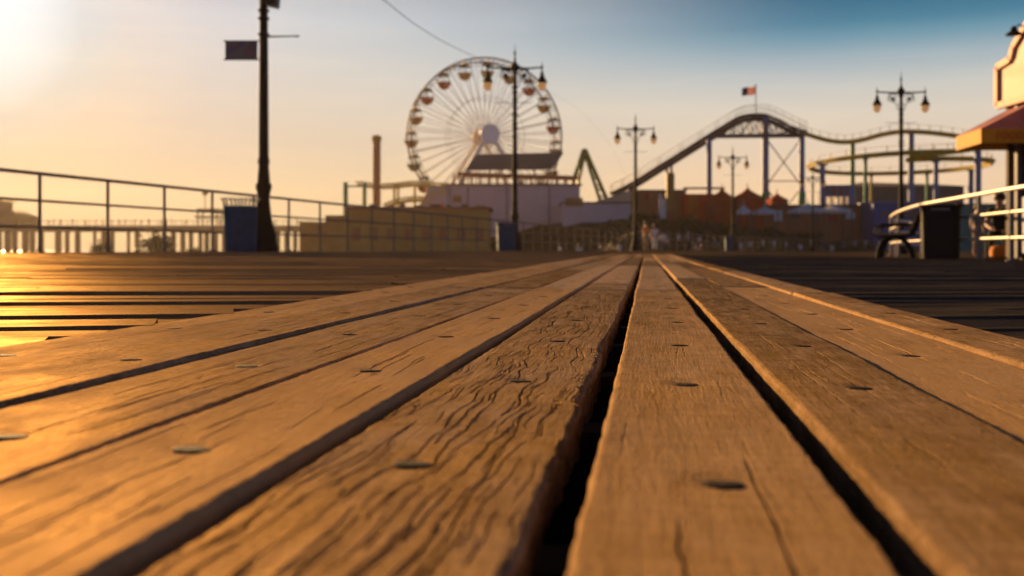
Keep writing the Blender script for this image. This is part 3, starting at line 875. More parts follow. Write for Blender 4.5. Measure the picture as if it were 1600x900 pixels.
for b in range(nz):
    fs.append((b, b + 1, b + 1 + N1, b + N1)); k = nx * (nz + 1) + b; fs.append((k, k + N1, k + 1 + N1, k + 1))
mb._add(vs, fs); mb.build('cloth_panel', M['banner'], bn)
for z in (0.175, -0.175):
    mb = MB(); mb.tube([(0.36, 0, z), (-0.325, 0, z)], 0.013, 8); mb.ball((-0.325, 0, z), 0.02, 8, 6); mb.build('bracket', M['iron'], bn)
sp_ = thing('loudspeaker_box', 'dark box loudspeaker tilted on the upper part of the tall lamp post', 'loudspeaker', bl + Vector((0.19, -0.05, 4.60)))
mb = MB(); mb.hexa([(-0.11, -0.12, 0.03), (0.09, -0.12, -0.01), (0.09, 0.12, -0.01), (-0.11, 0.12, 0.03), (-0.10, -0.12, 0.42), (0.135, -0.12, 0.40), (0.135, 0.12, 0.40), (-0.10, 0.12, 0.42)])
mb.build('cabinet', M['box_speaker'], sp_)
mb = MB(); mb.box((-0.01, -0.125, 0.21), (0.15, 0.012, 0.32)); mb.build('speaker_mesh', M['iron'], sp_)
mb = MB(); mb.tube([(-0.13, 0, 0.25), (-0.08, 0, 0.25)], 0.03, 8); mb.build('mount', M['iron'], sp_)


# ------------------------------------------------------------------ bins
def make_bin(label, body_mat, flare, loc, w=0.66, h=0.94, rz=0.0, group=None):
    t = thing('litter_bin', label, 'bin', loc, rz, group)
    hw = w / 2
    mb = MB(); mb.lathe([(hw * 0.90, 0.0), (hw * 0.92, 0.03), (hw * 0.95, 0.4), (hw * 0.98, h - 0.15), (hw * 0.985, h - 0.135), (hw * 0.94, h - 0.13), (hw * 0.9, h - 0.3)], 40, square=7.0)
    mb.build('body', body_mat, t)
    if flare == 'wire':
        mb = MB(); n = 32
        for k in range(n):
            a = 2 * PI * (k + 0.5) / n
            q = (abs(math.cos(a)) ** 7 + abs(math.sin(a)) ** 7) ** (-1 / 7)
            pts_ = [(hw * 0.97 * q * math.cos(a), hw * 0.97 * q * math.sin(a), h - 0.15), (hw * 0.98 * q * math.cos(a), hw * 0.98 * q * math.sin(a), h - 0.07),
                    (hw * 1.06 * q * math.cos(a), hw * 1.06 * q * math.sin(a), h - 0.02), (hw * 1.14 * q * math.cos(a), hw * 1.14 * q * math.sin(a), h)]
            mb.tube(pts_, 0.010, 5)
        ring = [(hw * 1.14 * (abs(math.cos(a)) ** 7 + abs(math.sin(a)) ** 7) ** (-1 / 7) * math.cos(a), hw * 1.14 * (abs(math.cos(a)) ** 7 + abs(math.sin(a)) ** 7) ** (-1 / 7) * math.sin(a), h) for a in np.linspace(0, 2 * PI, 49)[:-1]]
        mb.tube(ring, 0.009, 6, closed=True)
        mb.build('wire_rim', M['rail'], t)
    else:
        mb = MB(); mb.lathe([(hw * 0.985, h - 0.13), (hw * 1.0, h - 0.08), (hw * 1.09, h - 0.03), (hw * 1.10, h), (hw * 1.02, h), (hw * 0.93, h - 0.08)], 40, square=7.0)
        mb.build('flared_rim', body_mat, t)
        mb = MB(); mb.box((0, -hw * 1.03, h - 0.085), (0.3, 0.02, 0.035)); mb.build('label_plate', M['cgrey'], t)
    mb = MB(); mb.lathe([(hw * 0.9, -0.0), (hw * 0.9, 0.02)], 40, square=7.0); mb.build('foot', M['iron'], t)
    return t


make_bin('square blue bin with a flared wire rim beside the tall lamp post', M['blue_bin'], 'wire', lx(376, 18.0), 0.60, 0.95, 0.24)
make_bin('blue bin at the foot of the lamp in front of the big wheel', M['blue_bin'], 'solid', lx(791, 34.6), 0.66, 0.97, 0.1)
make_bin('small far blue bin beside the lamp below the coaster hill', M['blue_bin'], 'solid', lx(1139, 68.6), 0.56, 1.0, 0.0)
make_bin('large black bin with flared top in front of the pale curved railing', M['black_bin'], 'solid', lx(1470, 17.6), 0.66, 0.95, -0.42)

# ------------------------------------------------------------------ pale curved railing on the other side
RR = [(1880, 10.4), (1700, 12.6), (1580, 15.05), (1530, 16.6), (1485, 18.3), (1444, 20.2), (1420, 22.2), (1404, 24.4), (1396, 26.4), (1392, 28.2), (1393, 29.8), (1399, 31.0), (1412, 32.0), (1440, 33.0), (1500, 34.0)]
rp2 = [Vector((px(x, d), d, 0)) for x, d in RR]


def smooth_poly(P_, n=5):
    out = []
    for i in range(len(P_) - 1):
        p0 = P_[max(0, i - 1)]; p1 = P_[i]; p2 = P_[i + 1]; p3 = P_[min(len(P_) - 1, i + 2)]
        for k in range(n):
            t = k / n
            out.append(0.5 * ((2 * p1) + (p2 - p0) * t + (2 * p0 - 5 * p1 + 4 * p2 - p3) * t * t + (3 * p1 - p0 - 3 * p2 + p3) * t ** 3))
    out.append(P_[-1]); return out


rs = smooth_poly(rp2)
ro = Vector(rp2[2])
rr = thing('curved_railing', 'pale three-rail steel railing curving around behind the black bin', 'railing', ro)
for h, r in ((1.07, 0.036), (0.72, 0.026), (0.33, 0.026)):
    mb = MB(); mb.tube([Vector((p.x, p.y, gz(p.x) + h + 0.02)) - ro for p in rs], r, 12); mb.build('rail', M['rail_steel'], rr)
for i in (0, 1, 2, 3, 5, 7, 9, 11, 13):
    p = rp2[i]
    mb = MB(); mb.tube([(0, 0, 0), (0, 0, 1.06)], 0.036, 12); mb.lathe([(0.08, 0), (0.08, 0.012), (0.04, 0.03)], 12)
    o = mb.build('post', M['post_steel'], rr); o.location = Vector((p.x, p.y, gz(p.x))) - ro


# ------------------------------------------------------------------ bench
bx, bd = px(1400, 18.4), 18.4
bench = thing('park_bench', 'iron-legged wooden bench seen from its end, beside the black bin', 'bench', (bx, bd, gz(bx)), -0.42)
for k, y in enumerate((-0.0, 0.75, 1.5)):
    mb = MB()
    mb.tube([(-0.33, y, 0.0), (-0.31, y, 0.16), (-0.24, y, 0.32), (-0.12, y, 0.39), (0.05, y, 0.37), (0.16, y, 0.28), (0.23, y, 0.14), (0.27, y, 0)], 0.028, 8)
    mb.tube([(-0.33, y, 0.40), (0.1, y, 0.41), (0.24, y, 0.45), (0.33, y, 0.62), (0.40, y, 0.85)], 0.024, 8)
    mb.tube([(-0.33, y, 0.40), (-0.38, y, 0.46), (-0.36, y, 0.56), (-0.26, y, 0.62), (0.0, y, 0.63), (0.3, y, 0.63)], 0.018, 8)
    mb.build('leg', M['iron'], bench)
for nm, sl_ in (('seat', [(-0.30, 0.425), (-0.19, 0.43), (-0.08, 0.43), (0.03, 0.43), (0.14, 0.435)]), ('backrest', [(0.25, 0.53), (0.30, 0.64), (0.345, 0.74), (0.385, 0.84)])):
    mb = MB()
    for x, z in sl_:
        if nm == 'seat': mb.box((x, 0.75, z + 0.012), (0.095, 1.75, 0.034))
        else: mb.beam((x - 0.02, -0.12, z), (x - 0.02, 1.62, z), 0.034, 0.085)
    mb.build(nm, M['ctan'], bench)

# ------------------------------------------------------------------ food booth
BX0, BY0, BY1 = 9.2, 12.0, 18.4
booth = thing('food_booth', 'food booth with cream stepped parapet and mauve awning with yellow valance', 'booth', (BX0, BY1, gz(BX0)))
bo = Vector((BX0, BY1, gz(BX0)))


def L_(x, y, z): return Vector((x, y, z)) - Vector((BX0, BY1, 0))


mb = MB(); mb.box(L_(BX0 + 2.0, (BY0 + BY1) / 2, 1.45), (4.0, BY1 - BY0, 2.9)); mb.build('wall', M['brownwall'], booth)
mb = MB(); mb.box(L_(BX0 - 0.03, BY1 - 1.6, 0.62), (0.05, 2.4, 1.0))
mb.build('counter_front', M['shutter'], booth)
for yy in (BY1 - 0.10, BY1 - 0.42):
    mb = MB(); mb.box(L_(BX0 - 0.06, yy, 1.45), (0.09, 0.09, 2.85)); mb.build('corner_post', M['brownwall'] if yy > BY1 - 0.2 else M['post_steel'], booth)
# parapet: faces the boardwalk, outline stepped up to a gable
py = lambda x, X: F * X / (x - 800)
PX = BX0 - 0.12
prof = [(18.6, 2.86), (18.6, 3.58), (18.1, 3.64), (18.0, 3.84), (17.1, 4.42), (15.2, 5.2), (13.1, 4.42), (12.2, 3.84), (12.1, 3.64), (11.6, 3.58), (11.6, 2.86)]
mb = MB(); mb.prism([L_(PX, y, z) for y, z in prof], (0.12, 0, 0)); par = mb.build('parapet', M['cream'], booth, 20)
mb = MB()
for (y0, z0), (y1, z1) in zip(prof, prof[1:] + prof[:1]):
    mb.beam(L_(PX - 0.01, y0, z0), L_(PX - 0.01, y1, z1), 0.12, 0.09, up=(1, 0, 0))
mb.build('trim', M['salmon'], par, 20)
# awning: hipped, its near end faces the path end-on
A = L_(8.16, 18.3, 2.0); B = L_(8.01, 17.0, 2.0); Cc = L_(BX0 - 0.02, 17.0, 2.0); D = L_(BX0 - 0.02, 18.3, 2.0)
T0 = L_(BX0 - 0.02, 17.55, 2.78); T1 = L_(BX0 - 0.02, 18.35, 2.78)
up = Vector((0, 0, 0.25))
mb = MB(); mb._add([A + up, B + up, Cc + up, D + up, T0, T1, Vector(A + up) + Vector((0.03, 0, -0.03)), Vector(B + up) + Vector((0.03, 0.03, -0.03)), Vector(Cc + up) + Vector((0, 0.03, -0.03)), Vector(D + up) + Vector((0, 0, -0.03))],
                   [(0, 1, 4, 5), (1, 2, 4), (0, 5, 3), (6, 9, 8, 7), (0, 6, 7, 1), (1, 7, 8, 2), (0, 3, 9, 6), (2, 8, 9, 3), (2, 3, 5, 4)])
aw = mb.build('awning', M['mauve'], booth, 20)
mb = MB()
mb.prism([A, B, B + up, A + up], (0.02, 0, 0)); mb.prism([B, Cc, Cc + up, B + up], (0, 0.02, 0)); mb.prism([A, D, D + up, A + up], (0, -0.02, 0))
val = mb.build('valance', M['valance'], aw, 20)


def text_mesh(s, size, name, m, parent, loc, rot, depth=0.004):
    cu = bpy.data.curves.new(name, 'FONT'); cu.body = s; cu.size = size; cu.extrude = depth; cu.align_x = 'CENTER'; cu.align_y = 'CENTER'
    tmp = bpy.data.objects.new(name + '_t', cu); C.objects.link(tmp)
    dg = bpy.context.evaluated_depsgraph_get()
    me = bpy.data.meshes.new_from_object(tmp.evaluated_get(dg))
    bpy.data.objects.remove(tmp)
    o = bpy.data.objects.new(name, me); C.objects.link(o); me.materials.clear(); me.materials.append(m)
    o.parent = parent; o.location = loc; o.rotation_euler = rot
    return o


text_mesh('FOOD', 0.17, 'lettering', M['letter'], aw, L_(8.50, 16.994, 2.125), (PI / 2, 0, 0))
mb = MB(); gl = L_(PX, 17.6, 3.80)
mb.tube([gl + Vector((0.05, 0, 0.0)), gl + Vector((0.0, 0.0, 0.28)), gl + Vector((-0.12, 0, 0.36)), gl + Vector((-0.2, 0, 0.30))], 0.014, 8)
mb.lathe([(0.02, 0.06), (0.05, 0.03), (0.06, -0.02), (0.14, -0.08), (0.14, -0.095), (0.02, -0.09)], 14, gl + Vector((-0.21, 0, 0.27)))
mb.build('gooseneck_lamp', M['iron'], booth)


# ------------------------------------------------------------------ people
def skin_mesh(name, verts, edges, radii, levels=1):
    me = bpy.data.meshes.new(name); me.from_pydata([tuple(v) for v in verts], edges, [])
    o = bpy.data.objects.new(name + '_t', me); C.objects.link(o)
    o.modifiers.new('s', 'SKIN'); sm = o.modifiers.new('d', 'SUBSURF'); sm.levels = levels; sm.render_levels = levels
    for i, r in enumerate(radii): me.skin_vertices[0].data[i].radius = (r, r) if not hasattr(r, '__len__') else r
    me.skin_vertices[0].data[0].use_root = True
    dg = bpy.context.evaluated_depsgraph_get()
    out = bpy.data.meshes.new_from_object(o.evaluated_get(dg)); out.name = name
    bpy.data.objects.remove(o); out.polygons.foreach_set('use_smooth', [True] * len(out.polygons))
    return out


POSES = {
    'stand': dict(pelvis=(0, 0, 0.93), chest=(0, 0.0, 1.30), neck=(0, 0.0, 1.47), head=(0, -0.02, 1.63),
                  kneeL=(-0.10, -0.02, 0.50), footL=(-0.11, 0.03, 0.08), kneeR=(0.10, -0.02, 0.50), footR=(0.12, 0.02, 0.08),
                  elL=(-0.25, 0.03, 1.12), haL=(-0.25, -0.06, 0.86), elR=(0.25, 0.03, 1.12), haR=(0.25, -0.06, 0.86)),
    'walk': dict(pelvis=(0, 0, 0.92), chest=(0, -0.03, 1.29), neck=(0, -0.04, 1.46), head=(0, -0.07, 1.62),
                 kneeL=(-0.09, -0.20, 0.52), footL=(-0.09, -0.28, 0.09), kneeR=(0.09, 0.06, 0.48), footR=(0.09, 0.32, 0.13),
                 elL=(-0.23, 0.14, 1.12), haL=(-0.22, 0.05, 0.88), elR=(0.23, -0.08, 1.12), haR=(0.21, -0.27, 0.95)),
    'sit': dict(pelvis=(0, 0.05, 0.50), chest=(0, 0.02, 0.86), neck=(0, 0.0, 1.03), head=(0, -0.06, 1.19),
                kneeL=(-0.13, -0.40, 0.50), footL=(-0.13, -0.40, 0.09), kneeR=(0.13, -0.42, 0.50), footR=(0.14, -0.36, 0.09),
                elL=(-0.24, -0.08, 0.68), haL=(-0.14, -0.32, 0.60), elR=(0.24, -0.08, 0.68), haR=(0.14, -0.32, 0.60)),
}


def person_meshes(pose):
    g = {k: Vector(v) for k, v in POSES[pose].items()}
    shL = g['neck'] + Vector((-0.17, 0, -0.06)); shR = g['neck'] + Vector((0.17, 0, -0.06))
    hipL = g['pelvis'] + Vector((-0.09, 0, -0.03)); hipR = g['pelvis'] + Vector((0.09, 0, -0.03))
    waist = (g['pelvis'] + g['chest']) / 2
    toe = Vector((0, -0.15, -0.045)); hd = g['head']
    f = Vector((0, -1, 0))
    verts = [g['pelvis'], waist, g['chest'], g['neck'], hd + Vector((0, 0, -0.06)), hd + Vector((0, 0, 0.05)),
             shL, g['elL'], g['haL'], g['haL'] + (g['haL'] - g['elL']).normalized() * 0.10,
             shR, g['elR'], g['haR'], g['haR'] + (g['haR'] - g['elR']).normalized() * 0.10,
             hipL, g['kneeL'], g['footL'], g['footL'] + toe, hipR, g['kneeR'], g['footR'], g['footR'] + toe,
             hd + Vector((0, -0.10, -0.03))]
    edges = [(0, 1), (1, 2), (2, 3), (3, 4), (4, 5), (2, 6), (6, 7), (7, 8), (8, 9), (2, 10), (10, 11), (11, 12), (12, 13), (0, 14), (14, 15), (15, 16), (16, 17), (0, 18), (18, 19), (19, 20), (20, 21), (4, 22)]
    rad = [(0.14, 0.11), (0.125, 0.10), (0.15, 0.11), 0.055, 0.085, 0.09, 0.065, 0.045, 0.032, 0.022, 0.065, 0.045, 0.032, 0.022, 0.085, 0.058, 0.040, 0.028, 0.085, 0.058, 0.040, 0.028, 0.018]
    body = skin_mesh('person_body', verts, edges, rad)
    sh = skin_mesh('person_shirt', [g['pelvis'] + Vector((0, 0, 0.04)), waist, g['chest'], g['neck'] - Vector((0, 0, 0.03)), shL, (shL + g['elL'] * 2) / 3, shR, (shR + g['elR'] * 2) / 3],
                   [(0, 1), (1, 2), (2, 3), (2, 4), (4, 5), (2, 6), (6, 7)], [(0.165, 0.13), (0.145, 0.12), (0.172, 0.13), 0.07, 0.08, 0.066, 0.08, 0.066])
    aL = g['footL'] * 0.85 + g['kneeL'] * 0.15; aR = g['footR'] * 0.85 + g['kneeR'] * 0.15
    tr = skin_mesh('person_trousers', [g['pelvis'], g['pelvis'] + Vector((0, 0, 0.06)), hipL, g['kneeL'], aL, hipR, g['kneeR'], aR],
                   [(0, 1), (0, 2), (2, 3), (3, 4), (0, 5), (5, 6), (6, 7)], [(0.15, 0.12), (0.15, 0.12), 0.10, 0.074, 0.062, 0.10, 0.074, 0.062])
    mb = MB(); mb.ball(hd + Vector((0, 0.02, 0.045)), 0.118, 12, 8, 1.0)
    h = mb.build('hair', M['hair']); hm = h.data; bpy.data.objects.remove(h)
    return body, sh, tr, hm


PM = {k: person_meshes(k) for k in POSES}


def person(label, pose, loc, rz, shirt, trousers, group=None, scale=1.0):
    t = thing('person', label, 'person', loc, rz, group); t.scale = (scale,) * 3
    for nm, me, m_ in zip(('body', 'shirt', 'trousers', 'hair'), PM[pose], (M['skin'], shirt, trousers, M['hair'])):
        o = bpy.data.objects.new(nm, me); C.objects.link(o); o.parent = t
        if not me.materials: me.materials.append(m_)
        o.material_slots[0].link = 'OBJECT'; o.material_slots[0].material = m_
    return t


X = px(1562, 20.0)
stool = thing('bench_stool', 'low dark stool beneath the seated person by the booth', 'stool', (X, 20.05, gz(X)))
mb = MB(); mb.box((0, 0, 0.405), (0.42, 0.4, 0.05)); mb.build('seat', M['ctan'], stool)
for sx in (-1, 1):
    for sy in (-1, 1):
        mb = MB(); mb.box((sx * 0.17, sy * 0.16, 0.19), (0.04, 0.04, 0.38)); mb.build('leg', M['iron'], stool)
person('person in black seated on a low stool beside the booth corner', 'sit', (X, 20.0, gz(X)), -0.5, M['cblack'], M['cblack'])
X = px(1561, 19.2)
bag = thing('shoulder_bag', 'round orange bag on the boards at the feet of the seated person', 'bag', (X, 19.2, gz(X)))
mb = MB(); mb.lathe([(0.10, 0), (0.15, 0.03), (0.17, 0.14), (0.14, 0.23), (0.06, 0.26)], 18); mb.build('pouch', M['corange'], bag)
mb = MB(); mb.tube([(0.10 * math.cos(a), 0, 0.22 + 0.2 * math.sin(a)) for a in np.linspace(0, PI, 14)], 0.012, 6); mb.build('strap', M['cblack'], bag)
X = px(1527, 24)
person('person in grey top and red-brown trousers standing behind the pale railing', 'stand', (X, 24, gz(X)), 0.4, M['cgrey'], M['ctan'], scale=0.72)
for xx, d, sh, tr, po, lb, sc_ in ((1023, 57, 'cwhite', 'cwhite', 'stand', 'person in all white standing just past the lamp at the path end', 0.85), (1036, 60, 'cwhite', 'cgrey', 'sit', 'person in a white top seated low beyond the path end', 0.95),
                                   (1009, 61, 'corange', 'ctan', 'stand', 'person in an orange top next to the lamp at the path end', 1.0)):
    X = px(xx, d); person(lb, po, (X, d, gz(X)), random.uniform(-1, 1), M[sh], M[tr], scale=sc_)

# the crowd on the bank
rc = random.Random(5)
CROWD = [(1075, 352, 92), (1093, 349, 92), (1136, 364, 90), (1096, 371, 85), (1088, 372, 86), (1228, 366, 104), (1251, 366, 104), (1284, 366, 107), (1300, 366, 107), (1209, 373, 103), (1062, 360, 90), (1118, 361, 92), (1158, 362, 95), (1172, 360, 98),
         (1192, 364, 101), (1318, 362, 112), (1335, 361, 113), (1352, 362, 114), (1040, 362, 86), (1018, 360, 86), (1375, 362, 114), (1268, 360, 110), (905, 368, 78), (938, 367, 79), (875, 369, 77), (968, 366, 80)]
for k, (x, y, d) in enumerate(CROWD):
    X = px(x, d); z = float(slope_h(np.array(X), np.array(d)))
    s_ = 'cwhite' if k % 4 != 3 else rc.choice(['cblue', 'cred', 'cgrey'])
    person({'cwhite': 'person in a white shirt among the crowd on the scrubby bank', 'cblue': 'person in a dark blue top among the crowd on the scrubby bank', 'cred': 'person in a red top among the crowd on the scrubby bank', 'cgrey': 'person in a grey top among the crowd on the scrubby bank'}[s_],
           rc.choice(['stand', 'walk']), (X, d, z), rc.uniform(-3, 3), M[s_], M[rc.choice(['cdenim', 'cblack', 'ctan'])], group='people in ' + s_[1:] + ' on the bank', scale=rc.uniform(0.92, 1.05))

# ------------------------------------------------------------------ pier out in the haze
PD = 250.0
pier = thing('timber_pier', 'long timber pier on close-set pilings standing in bright water, faded by haze', 'pier', (px(250, PD), PD, -2))
po_ = Vector(pier.location)
x0, x1 = px(-220, PD), px(500, PD)
zt, zb = pt(0, 353, PD).z, pt(0, 362, PD).z
mb = MB(); mb.box(Vector(((x0 + x1) / 2, PD, (zt + zb) / 2)) - po_, (x1 - x0, 12, zt - zb)); mb.build('deck', M['pierwood'], pier)
mb = MB()
for xx in np.arange(x0, x1, 2.2): mb.box(Vector((xx, PD - 5.9, zt + 0.55)) - po_, (0.1, 0.1, 1.1))
mb.box(Vector(((x0 + x1) / 2, PD - 5.9, zt + 1.1)) - po_, (x1 - x0, 0.1, 0.12)); mb.build('parapet_rail', M['pierwood'], pier)
rp_ = random.Random(3); pil = None
for xx in np.arange(x0 + 1, x1, 2.15):
    if rp_.random() < 0.12: continue
    mb_ = MB(); mb_.tube([(0, 0, -1.0), (0, 0, zb + 2.02)], rp_.uniform(0.42, 0.85), 8)
    o = mb_.build('piling', M['pierwood'], pier); o.location = (xx - po_.x + rp_.uniform(-0.3, 0.3), -5.2, 0)
ph = thing('pier_pavilion', 'two-tier pavilion at the far end of the hazy pier', 'building', (px(-5, PD), PD, zt))
s_ = PD / F
mb = MB(); mb.box((0, 0, 13 * s_ / 2), (100 * s_, 10, 13 * s_)); mb.build('wall', M['pierwood'], ph)
mb = MB(); mb.hexa([(-56 * s_, -6, 13 * s_), (52 * s_, -6, 13 * s_), (52 * s_, 6, 13 * s_), (-56 * s_, 6, 13 * s_), (-40 * s_, -4, 24 * s_), (30 * s_, -4, 24 * s_), (30 * s_, 4, 24 * s_), (-40 * s_, 4, 24 * s_)]); mb.build('roof', M['pierwood'], ph)
mb = MB(); mb.box((-8 * s_, 0, 31 * s_), (44 * s_, 7, 14 * s_)); mb.hexa([(-34 * s_, -5, 38 * s_), (18 * s_, -5, 38 * s_), (18 * s_, 5, 38 * s_), (-34 * s_, 5, 38 * s_), (-12 * s_, -1, 48 * s_), (-4 * s_, -1, 48 * s_), (-4 * s_, 1, 48 * s_), (-12 * s_, 1, 48 * s_)]); mb.build('upper_tier', M['pierwood'], ph)
lt = thing('lookout_tower', 'small open lookout tower with mast on the hazy pier', 'tower', (px(328, PD), PD, zt))
mb = MB()
for a in (-2.4, 2.4):
    for b in (-2, 2): mb.box((a, b, 1.9), (0.3, 0.3, 3.8))
mb.build('frame', M['pierwood'], lt)
mb = MB(); mb.box((0, 0, 2.2), (6.2, 5, 0.4)); mb.box((0.3, 0, 4.0), (5.6, 5, 0.5)); mb.build('platform', M['pierwood'], lt)
mb = MB(); mb.tube([(-1.2, 0, 4), (-1.2, 0, 9.2)], 0.12, 6); mb.box((-1.2, 0, 8.2), (1.4, 0.1, 0.9)); mb.build('mast', M['pierwood'], lt)
for k, x in enumerate([70, 88, 97, 108, 126, 145, 152, 163, 171, 185, 197, 207, 222, 232, 243, 262, 270, 278, 293, 301, 318, 333, 352, 425, 437, 456, 470]):
    person('silhouetted person standing on the deck of the hazy pier', rp_.choice(['stand', 'walk']), (px(x, PD), PD - 4.6, zt), rp_.uniform(-3, 3), M['cgrey'], M['cblack'], group='people on the pier', scale=rp_.uniform(0.85, 1.02))


# ------------------------------------------------------------------ shrubs
def shrub_mesh(seed, n=420, r=1.0, h=1.2):
    rr_ = np.random.default_rng(seed)
    nc_ = 9
    cen = np.stack([rr_.uniform(-0.7, 0.7, nc_) * r, rr_.uniform(-0.7, 0.7, nc_) * r, rr_.uniform(0.25, 0.85, nc_) * h], -1)
    idx = rr_.integers(0, nc_, n)
    p = cen[idx] + rr_.normal(0, 0.19, (n, 3)) * np.array([r, r, h])
    p[:, 2] = np.abs(p[:, 2])
    a = rr_.normal(0, 1, (n, 3)); a /= np.linalg.norm(a, axis=1)[:, None]
    b = np.cross(a, rr_.normal(0, 1, (n, 3))); b /= np.linalg.norm(b, axis=1)[:, None]
    s = rr_.uniform(0.06, 0.14, n)[:, None]
    v = np.stack([p - a * s * 1.5, p + b * s * 0.7, p + a * s * 1.5, p - b * s * 0.7], 1).reshape(-1, 3)
    q = np.arange(4 * n).reshape(-1, 4)
    return v, q


SHP = []
for k in range(3):
    v, q = shrub_mesh(40 + k)
    t = thing('shrub', 'scrubby dark shrub on the bank behind the railing', 'shrub', group='shrubs on the bank')
    np_mesh('foliage', v, q, M['leaf'] if k != 1 else M['leafdry'], t, False)
    mb = MB()
    for j in range(5): mb.tube([(0, 0, -0.1), (0.25 * math.cos(j * 1.3), 0.25 * math.sin(j * 1.3), 0.4), (0.5 * math.cos(j * 1.3), 0.5 * math.sin(j * 1.3), 0.85)], [0.04, 0.025, 0.01], 5)
    mb.build('stem', M['twig'], t); SHP.append(t)
rs_ = random.Random(21); nsh = 0
for k in range(88):
    x = rs_.uniform(975, 1450); d = rs_.uniform(76, 112) + (12 if x > 1150 else 0)
    X = px(x, d); z = float(slope_h(np.array(X), np.array(d)))
    if z < -1.0: continue
    nsh += 1
    sc = rs_.uniform(0.6, 1.1)
    if nsh <= 3: o = SHP[nsh - 1]; o.location = (X, d, z); o.scale = (sc * 1.3, sc, sc * 0.8)
    else: dup(SHP[k % 3], (X, d, z), rs_.uniform(0, 6), scale=(sc * 1.3, sc, sc * 0.8))
for x, d, sc in ((155, 120, 1.3), (240, 120, 2.0), (300, 122, 0.9)):
    dup(SHP[0], (px(x, d), d, -1.2), 1.0, 'lone bushy shrub standing on the beach in front of the pier', 'shrubs on the beach', (sc, sc, sc * 1.25))
# low ground cover between the shrubs
n = 15000
xr = rng.uniform(950, 1500, n); dr = rng.uniform(66, 135, n)
Xr = (xr - 800) / F * dr; Zr = slope_h(Xr, dr)
p = np.stack([Xr, dr, Zr + rng.uniform(0, 0.35, n)], -1)[Zr > -1.15]
n = len(p)
a = rng.normal(0, 1, (n, 3)); a[:, 2] = np.abs(a[:, 2]) + 0.4; a /= np.linalg.norm(a, axis=1)[:, None]
b = np.cross(a, rng.normal(0, 1, (n, 3))); b /= np.linalg.norm(b, axis=1)[:, None]
s = rng.uniform(0.10, 0.28, n)[:, None]
v = np.stack([p - a * s, p + b * s * 0.6, p + a * s * 1.3, p - b * s * 0.6], 1).reshape(-1, 3)
tag(np_mesh('undergrowth', v, np.arange(4 * n).reshape(-1, 4), M['leaf'], None, False), kind='stuff')

# ------------------------------------------------------------------ big wheel
WD = 169.0
wc = pt(757.5, 213, WD); gl_ = 3.6
wh = thing('ferris_wheel', 'big wheel with white spokes and red and yellow bowl gondolas', 'ferris wheel', (wc.x, wc.y, gl_), math.radians(14))
# local frame: wheel in the x-z plane, axle along y (front is -y)
hz = wc.z - gl_; RW = 119 * WD / F; TW = 2.1


def ring(mb, R, y, r, n=80, k=6):
    mb.tube([(R * math.sin(t), y, hz + R * math.cos(t)) for t in np.linspace(0, 2 * PI, n + 1)[:-1]], r, k, closed=True)


for y in (-TW, TW):
    mb = MB(); ring(mb, RW, y, 0.17); ring(mb, RW * 0.955, y, 0.06); mb.build('rim', M['rim'], wh)
    mb = MB()
    for k in range(40):
        t = 2 * PI * (k + 0.5) / 40
        mb.tube([(0.9 * math.sin(t), y * 0.75, hz + 0.9 * math.cos(t)), (RW * math.sin(t), y, hz + RW * math.cos(t))], 0.055 if k % 2 else 0.075, 5)
    ring(mb, RW * 0.5, y * 0.88, 0.045, 60, 5)
    mb.build('spokes', M['white'], wh)
mb = MB()
for k in range(20):
    t = math.radians(2 + 18 * k) + math.radians(9) * 0
    for R in (RW, RW * 0.955): mb.tube([(R * math.sin(t), -TW, hz + R * math.cos(t)), (R * math.sin(t), TW, hz + R * math.cos(t))], 0.11, 5)
    t2 = t + math.radians(9)
    mb.tube([(RW * math.sin(t2), -TW, hz + RW * math.cos(t2)), (RW * math.sin(t2), TW, hz + RW * math.cos(t2))], 0.07, 5)
mb.build('cross_bars', M['rim'], wh)
mb = MB(); mb.tube([(0, -TW - 1.6, hz), (0, TW + 1.6, hz)], 0.6, 14); mb.build('axle', M['eave'], wh)
mb = MB(); mb.tube([(0, -TW - 2.0, hz), (0, -TW - 1.55, hz)], 1.65, 28); mb.build('hub_disc', M['hub'], wh)
mb = MB(); mb.tube([(0, TW + 0.9, hz), (0, TW + 1.9, hz)], 1.4, 28); mb.build('hub_disc', M['eave'], wh)
for y in (-TW - 1.2, TW + 1.2):
    for sx in (-1, 1):
        mb = MB(); mb.tube([(sx * 0.3, y, hz), (sx * 9.2, y * 1.6, 0)], 0.34, 10); mb.build('leg', M['white'], wh)
cols = {0: 'yellow', 19: 'yellow', 18: 'red', 17: 'red', 16: 'yellow', 15: 'yellow', 14: 'olive', 13: 'red', 1: 'yellow', 2: 'red', 3: 'yellow', 4: 'red', 5: 'olive', 6: 'yellow', 7: 'red', 8: 'yellow', 9: 'red', 10: 'yellow', 11: 'red', 12: 'yellow'}
gm = MB(); gm.lathe([(0.15, -2.75), (0.45, -2.70), (0.85, -2.35), (1.12, -1.85), (1.22, -1.62), (1.26, -1.55), (1.18, -1.55), (0.8, -2.1), (0.2, -2.3)], 18)
cm = MB(); cm.lathe([(1.05, -0.42), (1.0, -0.30), (0.55, -0.05), (0.1, 0.08), (0.02, 0.1)], 18)
stm = MB()
for j in range(4): stm.tube([(0.75 * math.cos(j * PI / 2), 0.75 * math.sin(j * PI / 2), -0.3), (1.1 * math.cos(j * PI / 2), 1.1 * math.sin(j * PI / 2), -1.6)], 0.05, 5)
g0 = None
